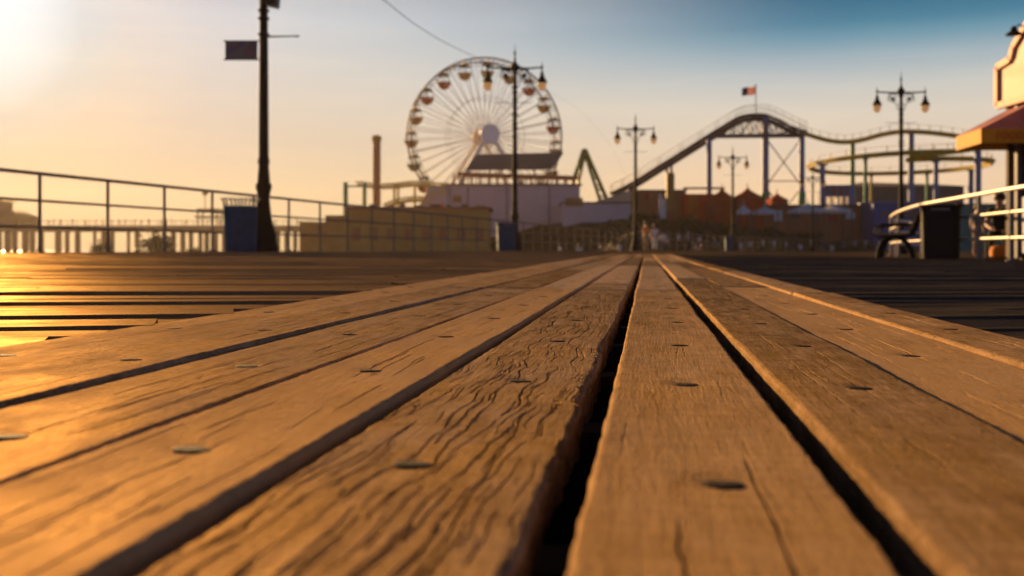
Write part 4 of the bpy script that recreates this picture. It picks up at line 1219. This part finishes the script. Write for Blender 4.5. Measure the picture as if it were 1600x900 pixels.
for k in range(20):
    t = math.radians(2 + 18 * k); loc = (RW * 0.97 * math.sin(t), 0, hz + RW * 0.97 * math.cos(t))
    if g0 is None:
        g0 = gm.build('gondola', M[cols[k]], wh); c0 = cm.build('gondola_canopy', M['canopy'], g0); s0 = stm.build('gondola_struts', M['rim'], g0); o = g0
    else:
        o = g0.copy(); C.objects.link(o); o.parent = wh
        for z_ in (c0, s0):
            q_ = z_.copy(); C.objects.link(q_); q_.parent = o
    o.material_slots[0].link = 'OBJECT'; o.material_slots[0].material = M[cols[k]]
    o.location = loc
    o['label'] = {'yellow': 'yellow', 'red': 'red', 'olive': 'dull grey-green'}[cols[k]] + ' bowl-shaped gondola'

# ------------------------------------------------------------------ roller coaster
CD = 132.0


def track(mb, pts, gauge=0.55, depth=0.6, r=0.11, tie=1.6, spine=True, z_up=Vector((0, 0, 1))):
    pts = [Vector(p) for p in pts]
    L1, L2, SP = [], [], []
    for i, p in enumerate(pts):
        d = (pts[min(i + 1, len(pts) - 1)] - pts[max(0, i - 1)]).normalized()
        s = d.cross(z_up).normalized(); u = s.cross(d).normalized()
        L1.append(p + s * gauge); L2.append(p - s * gauge); SP.append(p - u * depth)
    mb.tube(L1, r, 6); mb.tube(L2, r, 6)
    if spine: mb.tube(SP, r * 1.9, 8)
    acc = 0
    for i in range(1, len(pts)):
        acc += (pts[i] - pts[i - 1]).length
        if acc > tie:
            acc = 0
            mb.beam(L1[i], L2[i], 0.12, 0.1)
            mb.beam(L1[i], SP[i], 0.1, 0.1); mb.beam(L2[i], SP[i], 0.1, 0.1)


co_loc = Vector((px(1200, CD), CD, 2.0))
coast = thing('roller_coaster', 'roller coaster with dark lift hill and yellow spiral track on blue and green columns', 'roller coaster', co_loc)
lc = lambda P_: [p - co_loc for p in P_]
hill = smooth_poly([pt(x, y, d) for x, y, d in ((955, 303, 137), (985, 288, 136), (1030, 260, 135), (1080, 229, 134), (1120, 204, 133), (1145, 189, 132.5), (1162, 181.5, 132), (1180, 179.5, 132), (1198, 181, 132), (1214, 187, 131.5), (1234, 197, 131), (1250, 204, 130), (1258, 207, 130))], 6)
mb = MB(); track(mb, lc(hill), 0.6, 0.55, 0.17, 1.1); mb.build('lift_track', M['ltrack'], coast)
mb = MB()
hp = lc(hill)
for off in (1.0, -1.0):
    top = [p + Vector((0, off, 1.25)) for p in hp]; mid = [p + Vector((0, off, 0.65)) for p in hp]
    mb.tube(top, 0.028, 5); mb.tube(mid, 0.02, 5)
    for i in range(0, len(hp), 4): mb.tube([hp[i] + Vector((0, off, -0.2)), top[i]], 0.028, 5)
mb.build('handrail', M['ltrack'], coast)
mb = MB()
for off in (-0.8, 0.8):
    P1 = pt(1112, 213, CD) - co_loc + Vector((0, off, 0)); P2 = pt(1256, 212, CD) - co_loc + Vector((0, off, 0))
    mb.beam(P1, P2, 0.3, 0.35)
    xs_ = np.linspace(1128, 1246, 9); prev = None
    for j, x in enumerate(xs_):
        hx = min(hill, key=lambda p: abs(800 + F * p.x / p.y - x))
        tp = hx - co_loc + Vector((0, off, -0.6)); bt = pt(x, 212.5, CD) - co_loc + Vector((0, off, 0))
        mb.beam(tp, bt, 0.14, 0.14)
        if prev is not None:
            mb.beam(prev[1] if j % 2 else prev[0], tp if j % 2 else bt, 0.12, 0.12)
            mb.beam(prev[0] if j % 2 else prev[1], bt if j % 2 else tp, 0.07, 0.07)
        prev = (tp, bt)
mb.build('truss', M['ltrack'], coast)
yel = smooth_poly([pt(x, y, d) for x, y, d in ((1252, 205, 130), (1268, 210, 129), (1295, 217.5, 128), (1320, 220, 127), (1345, 217, 126), (1375, 209, 125), (1405, 204, 124), (1435, 204, 123), (1470, 207, 122), (1505, 212, 121), (1526, 217, 120), (1537, 221, 118), (1541, 224, 115.5), (1536, 226.5, 113), (1524, 229.5, 112.5), (1500, 233.5, 113), (1460, 238, 113.5), (1420, 240.5, 114.5))], 6)
hel = [Vector((px(1400, 129) + 10.3 * math.cos(t), 129 + 14.5 * math.sin(t), 11.3 - 0.01 * k)) for k, t in enumerate(np.linspace(-PI / 2 + 0.1, -PI / 2 - 2 * PI - 0.4, 90))]
mb = MB(); track(mb, lc(yel), 0.32, 0.26, 0.11, 1.7); track(mb, lc(hel), 0.32, 0.26, 0.11, 1.7); mb.build('spiral_track', M['ctrack'], coast)
mb = MB()
for P_ in (yel, hel):
    q = lc(P_)
    mb.tube([p + Vector((0, 0, 0.75)) for p in q], 0.018, 5)
    for i in range(0, len(q), 3): mb.tube([q[i], q[i] + Vector((0, 0, 0.8))], 0.05, 5)
mb.build('handrail', M['ctrack'], coast)


def column(x, y, d, r, m, base_y=352, name='column', foot=None):
    p = pt(x, y, d) - co_loc; z0 = 1.2 - co_loc.z
    mb = MB()
    if foot:
        zf = pt(x, foot, d).z - co_loc.z
        mb.tube([(p.x, p.y, zf), p], r, 12); o = mb.build(name, m, coast)
        mb = MB(); mb.tube([(p.x, p.y, z0), (p.x, p.y, zf)], r * 1.3, 12); mb.build('column_base', M['gcol'], o)
    else:
        mb.tube([(p.x, p.y, z0), p], r, 12); mb.build(name, m, coast)


column(1108, 214, 132.5, 0.36, M['bcol']); column(1196, 184, 132, 0.46, M['bcol'], foot=302); column(1253, 209, 130, 0.38, M['bcol'], foot=300)
column(1042, 252, 135, 0.18, M['ltrack']); column(1049, 249, 135, 0.18, M['ltrack'])
column(1332, 224, 126.5, 0.30, M['gcol']); column(1423.5, 209, 123.2, 0.37, M['bcol']); column(1528, 234, 112.6, 0.36, M['bcol'])
def helix_column(x, near, r, m):
    best = min(hel[2:-2] if near else hel[2:-2], key=lambda p: abs(800 + F * p.x / p.y - x) + (0 if (p.y < 129) == near else 400))
    mb = MB(); p = best - co_loc; mb.tube([(p.x, p.y, 1.2 - co_loc.z), (p.x, p.y, p.z - 0.45)], r, 12)
    mb.lathe([(r * 1.6, p.z - 0.55), (r * 1.9, p.z - 0.35)], 12, (p.x, p.y, 0))
    mb.build('column', m, coast)


helix_column(1284, True, 0.34, M['bcol']); helix_column(1349, True, 0.22, M['gcol']); helix_column(1465, True, 0.28, M['bcol'])
helix_column(1518, False, 0.36, M['bcol']); helix_column(1446, False, 0.2, M['gcol']); helix_column(1362, False, 0.2, M['ctrack'])
mb = MB()
for a, b_ in (((1196, 215), (1253, 292)), ((1253, 215), (1196, 292)), ((1196, 283), (1253, 283)), ((1196, 292), (1215, 318)), ((1253, 292), (1233, 318))):
    mb.beam(pt(*a, 131) - co_loc, pt(*b_, 131) - co_loc, 0.13, 0.13)
mb.build('cross_brace', M['ltrack'], coast)
# second set of coaster rails low by the big wheel
l2 = Vector((px(625, 150), 150, 4.0))
cs = thing('coaster_loop', 'low yellow coaster track on posts between the red tower and the big wheel', 'coaster track', l2)
mb = MB(); track(mb, [p - l2 for p in smooth_poly([pt(x, y, d) for x, y, d in ((560, 284, 160), (590, 288, 156), (620, 287, 152), (650, 284, 150), (680, 286, 148), (705, 288, 147))])], 0.5, 0.5, 0.13, 1.6); mb.build('upper_track', M['ctrack'], cs)
mb = MB(); track(mb, [p - l2 for p in smooth_poly([pt(x, y, d) for x, y, d in ((600, 320, 146), (620, 312, 146), (645, 308, 147), (675, 309, 148), (700, 313, 149))])], 0.5, 0.5, 0.13, 1.6); mb.build('lower_track', M['ctrack'], cs)
for x, y in ((568, 286), (616, 289), (622, 289), (648, 287), (668, 286), (690, 288)):
    mb = MB(); mb.tube([pt(x, y, 152) - l2, Vector((pt(x, y, 152).x, 152, 3.5)) - l2], 0.2, 8); mb.build('post', M['ctrack'], cs)
gp = thing('green_gantry', 'green goal-shaped gantry at the outer end of the low coaster', 'gantry', (px(540, 150), 150, 3.5))
go_ = Vector(gp.location)
mb = MB(); mb.tube([Vector((px(540, 150), 150, 3.0)) - go_, pt(540, 285, 150) - go_], 0.36, 10); mb.build('post', M['gcol'], gp)
mb = MB(); mb.tube([Vector((px(570, 150), 150, 3.0)) - go_, pt(570, 285, 150) - go_], 0.26, 10); mb.build('post', M['gcol'], gp)
mb = MB(); mb.beam(pt(540, 291, 150) - go_, pt(570, 291, 150) - go_, 0.25, 0.25); mb.build('crossbeam', M['gcol'], gp)

# drop tower
tl = Vector((px(588.5, 155), 155, 3.6))
dt = thing('drop_tower', 'slim red-brown ride tower with a yellow cap', 'tower', tl)
mb = MB(); mb.tube([(0, 0, 0), (0, 0, pt(0, 222, 155).z - 3.6)], 0.62, 12)
for z in np.arange(1, 14, 1.2): mb.tube([(0, 0, z), (0, 0, z + 0.12)], 0.68, 12)
mb.build('shaft', M['tower'], dt)
mb = MB(); zc = pt(0, 222, 155).z - 3.6; mb.lathe([(0.62, zc - 0.1), (0.7, zc + 0.2), (0.78, zc + 0.35), (0.78, zc + 0.9), (0.4, zc + 1.0), (0.1, zc + 1.15)], 16); mb.build('cap', M['yellow'], dt)

# lattice swing ride
sl_ = Vector((px(920, 140), 140, 4.0))
sw = thing('swing_ride', 'green lattice A-frame of a swing ride', 'fairground ride', sl_)
for xb, xt in ((884, 911), (951, 916)):
    mb = MB()
    for dy in (-1.2, 1.2):
        a0 = pt(xb, 318, 140 + dy) - sl_; a1 = pt(xt, 237, 140 + dy * 0.5) - sl_
        mb.beam(a0, a1, 0.45, 0.45)
        w_ = Vector((1.2, 0, 0)) * (1 if xb > 900 else -1)
        b0 = a0 - w_ * 0.9; b1 = a1 - w_ * 0.25
        mb.beam(b0, b1, 0.36, 0.36)
        for q in range(9):
            mb.beam(a0.lerp(a1, q / 9), b0.lerp(b1, (q + (0.5 if q % 2 else 1)) / 9.5), 0.2, 0.2)
    for q in range(6): mb.beam((pt(xb, 318, 138.8) - sl_).lerp(pt(xt, 237, 139.4) - sl_, q / 6), (pt(xb, 318, 141.2) - sl_).lerp(pt(xt, 237, 140.6) - sl_, q / 6), 0.1, 0.1)
    mb.build('lattice_leg', M['greygreen'], sw)
mb = MB(); mb.tube([pt(913.5, 238, 138.2) - sl_, pt(913.5, 238, 141.8) - sl_], 0.55, 10); mb.build('axle', M['greygreen'], sw)

# flag
fl = pt(1181, 179, 131)
fg = thing('flagpole', 'thin flagpole with a small dark blue, red and white flag above the coaster hill', 'flag', fl)
ft = pt(1181, 133, 131) - fl
mb = MB(); mb.tube([(0, 0, 0), ft], 0.06, 6); mb.ball(ft, 0.12, 8, 6); mb.build('pole', M['rim'], fg)


def flag_mesh():
    mb = MB(); na, nb_ = 14, 13; W_, H_ = 1.75, 1.05
    sc_ = fl.y / F
    grid = []
    for a in range(na + 1):
        for b in range(nb_ + 1):
            u_ = a / na; v_ = b / nb_
            grid.append((-0.06 - W_ * u_, 0.10 * math.sin(u_ * 7), ft.z - 0.12 - H_ * v_ - 0.32 * u_ - 0.05 * math.sin(u_ * 6)))
    n0 = len(grid)
    grid += [(x, y + 0.015, z) for x, y, z in grid]
    mb.v = grid
    for a in range(na):
        for b in range(nb_):
            i = a * (nb_ + 1) + b
            mi = 2 if (a >= 9 and b < 13) else (0 if b % 2 == 0 else 1)
            if a >= 8: mi = 2
            for q in ((i, i + 1, i + nb_ + 2, i + nb_ + 1), (n0 + i, n0 + i + nb_ + 1, n0 + i + nb_ + 2, n0 + i + 1)):
                mb.f.append(q); mb.m.append(mi)
    return mb


flag_mesh().build('flag', [M['flagred'], M['flagwhite'], M['flagblue']], fg)

# ------------------------------------------------------------------ buildings of the fairground
def slab(name, label, cat, x0_, x1_, y0_, y1_, d, depth, m, group=None, extras=None):
    """A block seen face-on: x0_..x1_, y0_ (top) .. y1_ (bottom) as the spans it covers at distance d."""
    base = pt((x0_ + x1_) / 2, y1_, d)
    t = thing(name, label, cat, base, group=group)
    w_ = (x1_ - x0_) * d / F; h_ = (y1_ - y0_) * d / F
    lo = float(slope_h(np.array(base.x), np.array(d))) - base.z - 0.5
    lo = min(lo, 0.0)
    mb = MB(); mb.box((0, depth / 2, (h_ + lo) / 2), (w_, depth, h_ - lo)); mb.build('wall', m, t)
    return t, w_, h_


t, w_, h_ = slab('event_hall', 'large plain lavender-grey hall below the big wheel', 'building', 698, 906, 290, 352, 128, 16, M['hall'])
mb = MB(); mb.box((0, 8, h_ + 0.12), (w_ + 0.5, 16.5, 0.25)); mb.build('roof', M['roofgrey'], t)
for q in (-0.34, -0.05, 0.27):
    mb = MB(); mb.box((q * w_, -0.05, h_ * 0.5), (0.12, 0.1, h_ * 0.96)); mb.build('wall_seam', M['roofgrey'], t)
mb = MB(); mb.box((-w_ * 0.42, -0.06, h_ * 0.66), (1.0, 0.1, 0.8)); mb.build('yellow_sign', M['yellow'], t)
for q in range(26):
    pass
t, w_, h_ = slab('arched_entrance', 'pale curved entrance arch joined to the grey hall', 'building', 668, 698, 292, 352, 127, 10, M['hall'])
mb = MB(); mb.prism([(-w_ * 1.0, -0.1, 0), (-w_ * 0.95, -0.1, h_ * 0.5), (-w_ * 0.55, -0.1, h_ * 0.85), (w_ * 0.5, -0.1, h_ * 1.02), (w_ * 0.5, -0.1, h_ * 0.8), (-w_ * 0.35, -0.1, h_ * 0.62), (-w_ * 0.6, -0.1, h_ * 0.3), (-w_ * 0.65, -0.1, 0)], (0, 1.0, 0)); mb.build('arch', M['hallwarm'], t)
mb = MB(); mb.box((0, -0.08, h_ * 0.45), (w_ * 0.7, 0.1, h_ * 0.22)); mb.build('orange_sign', M['orange'], t)
t, w_, h_ = slab('long_low_hall', 'long low dark grey building to the side of the lavender hall', 'building', 880, 986, 318, 356, 120, 12, M['hall'])
mb = MB(); mb.box((0, 6, h_ + 0.1), (w_ + 0.3, 12.4, 0.2)); mb.build('roof', M['roofgrey'], t)
mb = MB(); mb.box((-w_ * 0.34, -0.07, h_ * 1.06), (w_ * 0.26, 0.12, 1.0)); mb.build('yellow_sign', M['yellow'], t)
mb = MB(); mb.prism([(-w_ * 0.12, -0.1, h_ * 1.0), (w_ * 0.5, -0.1, h_ * 1.55), (w_ * 0.5, -0.1, h_ * 1.0)], (0, 4, 0)); mb.build('gable', M['hallwarm'], t)

# long low block at the back of the beach, its roofline stepping up towards the wheel
M['ochre'] = mat('ochre_render', (0.46, 0.26, 0.08), 0.85, 0.0, 0.2, 0.5, 0.1, 8, spec=0.1)
t, w_, h_ = slab('beach_pavilion', 'long low ochre building at the back of the beach, in front of the low coaster', 'building', 541, 764, 327, 394, 98, 9, M['ochre'])
mb = MB(); mb.box((0, 4.5, h_ + 0.12), (w_ + 0.5, 9.6, 0.24)); mb.build('roof', M['eave'], t)
for k in range(9):
    mb = MB(); mb.box(((-0.45 + 0.11 * k) * w_, 2.0 + (k % 3), h_ + 0.24 + 0.12 + 0.06 * (k % 2)), (0.5 + 0.25 * (k % 3), 0.6, 0.3 + 0.12 * (k % 2))); mb.build('roof_vent', M['pierwood'], t)
for k in range(8):
    mb = MB(); mb.box(((-0.43 + 0.123 * k) * w_, -0.03, h_ * 0.42), (0.85, 0.08, 1.3)); mb.build('window', M['eave'], t)
mb = MB(); mb.box((-w_ / 2 - 1.0, 4.0, h_ * 0.43), (2.1, 8, h_ * 0.86)); mb.build('wing', M['ochre'], t)
mb = MB(); mb.box((-w_ / 2 - 3.3, 3.5, h_ * 0.335), (2.6, 7, h_ * 0.67)); mb.box((-w_ / 2 - 3.3, 3.5, h_ * 0.67 + 0.08), (2.8, 7.2, 0.16)); mb.build('annexe', M['ochre'], t)

# pavilion with tilted roof above the hall
PDd = 133.0
pv0 = pt(810, 290, PDd)
pv = thing('open_pavilion', 'open pavilion with a big tilted dark roof and rust eave above the grey hall', 'pavilion', pv0)
lp_ = lambda x, y, d: pt(x, y, d) - pv0
mb = MB(); q4 = [lp_(728, 264, 128), lp_(862, 263, 128), lp_(880, 238, 136), lp_(745, 241, 136)]
mb.hexa([p - Vector((0, 0, 0.2)) for p in q4] + q4); mb.build('roof', M['roofgrey'], pv)
mb = MB(); mb.beam(lp_(715, 272, 127), lp_(906, 278, 127), 0.8, 0.45); mb.beam(lp_(722, 275, 134), lp_(900, 280, 134), 0.6, 0.35); mb.build('eave', M['eave'], pv)
for x in np.linspace(724, 896, 14):
    mb = MB(); mb.tube([lp_(x, 275, 129), lp_(x, 291, 129)], 0.16, 6); mb.build('post', M['eave'], pv)
for x in (735, 765, 800, 835, 860):
    mb = MB(); mb.tube([lp_(x, 262, 129), lp_(x, 274, 129)], 0.12, 6); mb.build('roof_prop', M['roofgrey'], pv)
mb = MB(); mb.beam(lp_(862, 262, 128.2), lp_(878, 240, 135), 0.2, 0.2); mb.beam(lp_(868, 270, 130), lp_(866, 262, 130), 0.2, 0.2); mb.build('roof_brace', M['roofgrey'], pv)
# people and stalls on the terrace give the ragged edge below the eave
for k in range(17):
    x = 706 + k * 11.8 + rc.uniform(-3, 3)
    person('person standing on the roof terrace under the rust eave', rc.choice(['stand', 'walk']), pt(x, 289.0, 130.5), rc.uniform(-3, 3), M[rc.choice(['cgrey', 'cblue', 'cblack'])], M['cblack'], group='people on the pavilion terrace', scale=rc.uniform(0.6, 0.9))


# tents
def tent(label, x, ytop, yeave, ybase, half, d, m, group=None, valance=True):
    base = pt(x, ybase, d); t = thing('tent', label, 'tent', base, rc.uniform(-0.1, 0.1), group)
    lo = min(-0.3, float(slope_h(np.array(base.x), np.array(d))) - base.z - 0.3)
    s = d / F; w_ = half * s; he = (ybase - yeave) * s; ht = (ybase - ytop) * s
    prof = []
    for k in range(9):
        u_ = k / 8; prof.append((max(0.02, w_ * (1 - u_) ** 1.6), he + (ht - he) * u_))
    mb = MB(); vs = []; fs = []
    for r, z in prof:
        for a, b in ((-1, -1), (1, -1), (1, 1), (-1, 1)): vs.append((a * r, b * r, z))
    for k in range(8):
        for j in range(4): fs.append((k * 4 + j, k * 4 + (j + 1) % 4, k * 4 + 4 + (j + 1) % 4, k * 4 + 4 + j))
    fs.append((32, 33, 34, 35)); mb._add(vs, fs)
    for j, (a, b) in enumerate(((-1, -1), (1, -1), (1, 1), (-1, 1))):
        a2, b2 = ((1, -1), (1, 1), (-1, 1), (-1, -1))[j]
        mb._add([(a * w_, b * w_, he), (a2 * w_, b2 * w_, he), (a2 * w_, b2 * w_, he - 0.35), (a * w_, b * w_, he - 0.35)], [(0, 1, 2, 3)])
    mb.tube([(0, 0, ht - 0.1), (0, 0, ht + 0.35)], 0.05, 6)
    mb.build('canopy', m, t, 30)
    if m is M['redtent']:
        mb = MB(); mb.box((0, 0, (he - 0.1 + lo) / 2), (w_ * 1.86, w_ * 1.86, he - 0.1 - lo)); mb.build('side_wall', m, t)
    for a, b in ((-1, -1), (1, -1), (1, 1), (-1, 1)):
        mb = MB(); mb.tube([(a * w_ * 0.97, b * w_ * 0.97, lo), (a * w_ * 0.97, b * w_ * 0.97, he)], 0.06, 6); mb.build('pole', M['rim'], t)
    return t


tent('sharp-peaked red tent top with pale edges beneath the coaster hill', 1168, 291, 309, 340, 21, 118, M['redtent'])
tent('red tent partly behind the stall, left of the sharp-peaked one', 1128, 292, 312, 340, 20, 119, M['redtent'])
tent('small low dark red tent between the two green column bases', 1214, 300, 312, 340, 13, 121, M['redtent'])
tent('white tent nearest the distant lamp, behind the smallest lamp post', 1262, 316, 328, 346, 25, 112, M['whitetent'])
tent('white tent in front of the blue stall, right of the other white one', 1302, 318, 328, 346, 22, 113, M['whitetent'])
tent('low white tent below the sharp-peaked red tent', 1195, 322, 330, 346, 17, 112, M['whitetent'])
tent('small white tent half hidden by the lamp under the coaster hill', 1162, 318, 330, 346, 9, 111, M['whitetent'])

t, w_, h_ = slab('market_stall', 'long low brown market stall behind the white tents', 'stall', 1142, 1345, 322, 352, 119, 4, M['eave'])
mb = MB(); mb.box((0, 1.8, h_ + 0.08), (w_ + 0.4, 5.0, 0.15)); mb.build('roof', M['slate'], t)
for k, c_ in enumerate(('cgrey', 'teal', 'cwhite', 'slate', 'cgrey', 'cred', 'cwhite')):
    mb = MB(); mb.box(((-0.42 + k * 0.14) * w_, -0.06, h_ * 0.5), (w_ * 0.07, 0.1, h_ * (0.35 + 0.1 * (k % 3)))); mb.build('display_panel', M[c_], t)
t, w_, h_ = slab('red_stall', 'wide red and orange stall under the coaster lift', 'stall', 1070, 1135, 303, 345, 122, 6, M['redtent'])
mb = MB(); mb.box((-w_ * 0.31, -0.06, h_ * 0.5), (1.1, 0.1, h_ * 0.9)); mb.build('orange_panel', M['orange'], t)
mb = MB(); mb.box((0, 1, h_ + 0.75), (w_, 0.2, 0.25)); mb.box((-w_ * 0.46, 1, h_ + 0.4), (0.2, 0.2, 0.8)); mb.box((w_ * 0.46, 1, h_ + 0.4), (0.2, 0.2, 0.8)); mb.build('top_frame', M['eave'], t)
t, w_, h_ = slab('ticket_stall', 'low stall with red, white and yellow signs below the lift track', 'stall', 985, 1070, 299, 345, 124, 6, M['eave'])
for x, c_, wq in ((-0.44, 'yellow', 0.12), (-0.2, 'red', 0.08), (0.05, 'cwhite', 0.06), (0.22, 'red', 0.1)):
    mb = MB(); mb.box((x * w_, -0.06, h_ * (0.62 if c_ == 'yellow' else 0.8)), (wq * w_, 0.1, h_ * 0.22)); mb.build('sign_panel', M[c_], t)
mb = MB(); mb.box((0.0, 3, h_ + 0.1), (w_ + 0.5, 6.6, 0.2)); mb.build('roof', M['roofgrey'], t)
yc = thing('yellow_pylon', 'yellow pylon standing under the lift hill', 'pylon', (px(1047, 118), 118, 2.6))
mb = MB(); mb.box((0, 0, 1.5 + (YH - 318) / F * 118 / 2), (0.9, 0.9, (YH - 296) / F * 118 - 2.4)); mb.build('shaft', M['yellow'], yc)
mb = MB(); mb.box((-0.9, 0, 1.6), (0.7, 0.6, 3.2)); mb.build('white_shaft', M['whitetent'], yc)
t, w_, h_ = slab('blue_stall', 'blue-framed stall with a pinkish sign and open gap below it, by the spiral track', 'stall', 1285, 1330, 319, 345, 120, 5, M['hall'])
zt_ = (345 - 289) * 120 / F
for k, q in enumerate((-0.5, -0.25, 0.0, 0.25, 0.5)):
    mb = MB(); mb.box((q * w_, -0.1, zt_ / 2), ((0.7 if k in (0, 4) else 0.22), 0.4, zt_)); mb.build('frame_post', M['bcol'], t)
mb = MB(); mb.box((0, 0.15, zt_ * 0.84), (w_ * 1.04, 0.5, zt_ * 0.32)); sg = mb.build('sign_board', M['bluek'], t)
mb = MB(); mb.box((0, -0.13, zt_ * 0.84), (w_ * 0.8, 0.06, zt_ * 0.2)); mb.build('sign_panel', M['eave'], sg)
t, w_, h_ = slab('arcade_shed', 'long dark grey shed under the spiral track', 'building', 1336, 1506, 291, 345, 150, 18, M['slate'])
mb = MB(); mb.hexa([(-w_ / 2 - 0.3, -0.4, h_ + 0.003), (w_ / 2 + 0.3, -0.4, h_ + 0.003), (w_ / 2 + 0.3, 18.4, h_ + 0.003), (-w_ / 2 - 0.3, 18.4, h_ + 0.003), (-w_ / 2 + 2, 3, h_ + 0.8), (w_ / 2 - 3, 3, h_ + 0.5), (w_ / 2 - 3, 15, h_ + 0.5), (-w_ / 2 + 2, 15, h_ + 0.8)]); mb.build('roof', M['roofgrey'], t)
for q in range(5):
    mb = MB(); mb.box(((-0.42 + q * 0.2) * w_, -0.05, h_ * 0.45), (1.6, 0.1, h_ * 0.4)); mb.build('door', M['roofgrey'], t)
t, w_, h_ = slab('blue_kiosk', 'low bright blue kiosk behind the lamp at the spiral', 'kiosk', 1366, 1446, 317, 350, 115, 5, M['bluek'])
mb = MB(); mb.box((0, 2.4, h_ + 0.08), (w_ + 0.3, 5.4, 0.15)); mb.build('roof', M['bcol'], t)
mb = MB(); mb.box((0, -0.05, h_ * 0.45), (w_ * 0.7, 0.08, h_ * 0.3)); mb.build('counter_opening', M['slate'], t)
t, w_, h_ = slab('teal_hoarding', 'teal hoarding behind the pale railing near the booth', 'hoarding', 1495, 1600, 320, 350, 96, 1.0, M['teal'])
mb = MB(); mb.box((0, 0.5, h_ + 0.06), (w_ + 0.2, 1.2, 0.12)); mb.build('cap', M['slate'], t)
for k in range(6):
    mb = MB(); mb.box(((-0.45 + k * 0.18) * w_, -0.04, h_ / 2), (0.12, 0.08, h_)); mb.build('batten', M['slate'], t)

# ------------------------------------------------------------------ overhead cable and a bird
mb = MB(); mb.tube(smooth_poly([pt(560, -30, 24), pt(600, 0, 27), pt(650, 39, 33), pt(700, 69, 42), pt(745, 90, 55), pt(830, 128, 75), pt(905, 172, 95), pt(955, 230, 110), pt(985, 290, 118)], 6), [0.012] * 26 + [0.006] * 23, 6)
tag(mb.build('overhead_cable', M['iron']), 'thin dark cable sagging down from the sky across the big wheel', 'cable')
bp_ = pt(1143, 46, 60)
bird_scale = 0.55
bd_ = thing('bird', 'tiny dark gull gliding high above the coaster', 'bird', bp_)
mb = MB()
mb.lathe([(0.01, -0.16), (0.03, -0.1), (0.045, 0.0), (0.035, 0.1), (0.02, 0.16), (0.004, 0.2)], 10)
mb.v = [(x, z, y) for x, y, z in mb.v]
for s_ in (-1, 1):
    mb._add([(s_ * 0.02, -0.05, 0.01), (s_ * 0.02, 0.07, 0.01), (s_ * 0.2, 0.06, 0.07), (s_ * 0.2, -0.04, 0.08), (s_ * 0.42, -0.06, 0.02), (s_ * 0.02, 0.0, 0.03), (s_ * 0.2, 0.01, 0.095)],
            [(0, 1, 2, 3), (3, 2, 4), (0, 5, 1), (5, 6, 2, 1), (0, 3, 6, 5), (3, 4, 6), (6, 4, 2)])
mb.build('body', M['cgrey'], bd_)
bd_.scale = (bird_scale,) * 3
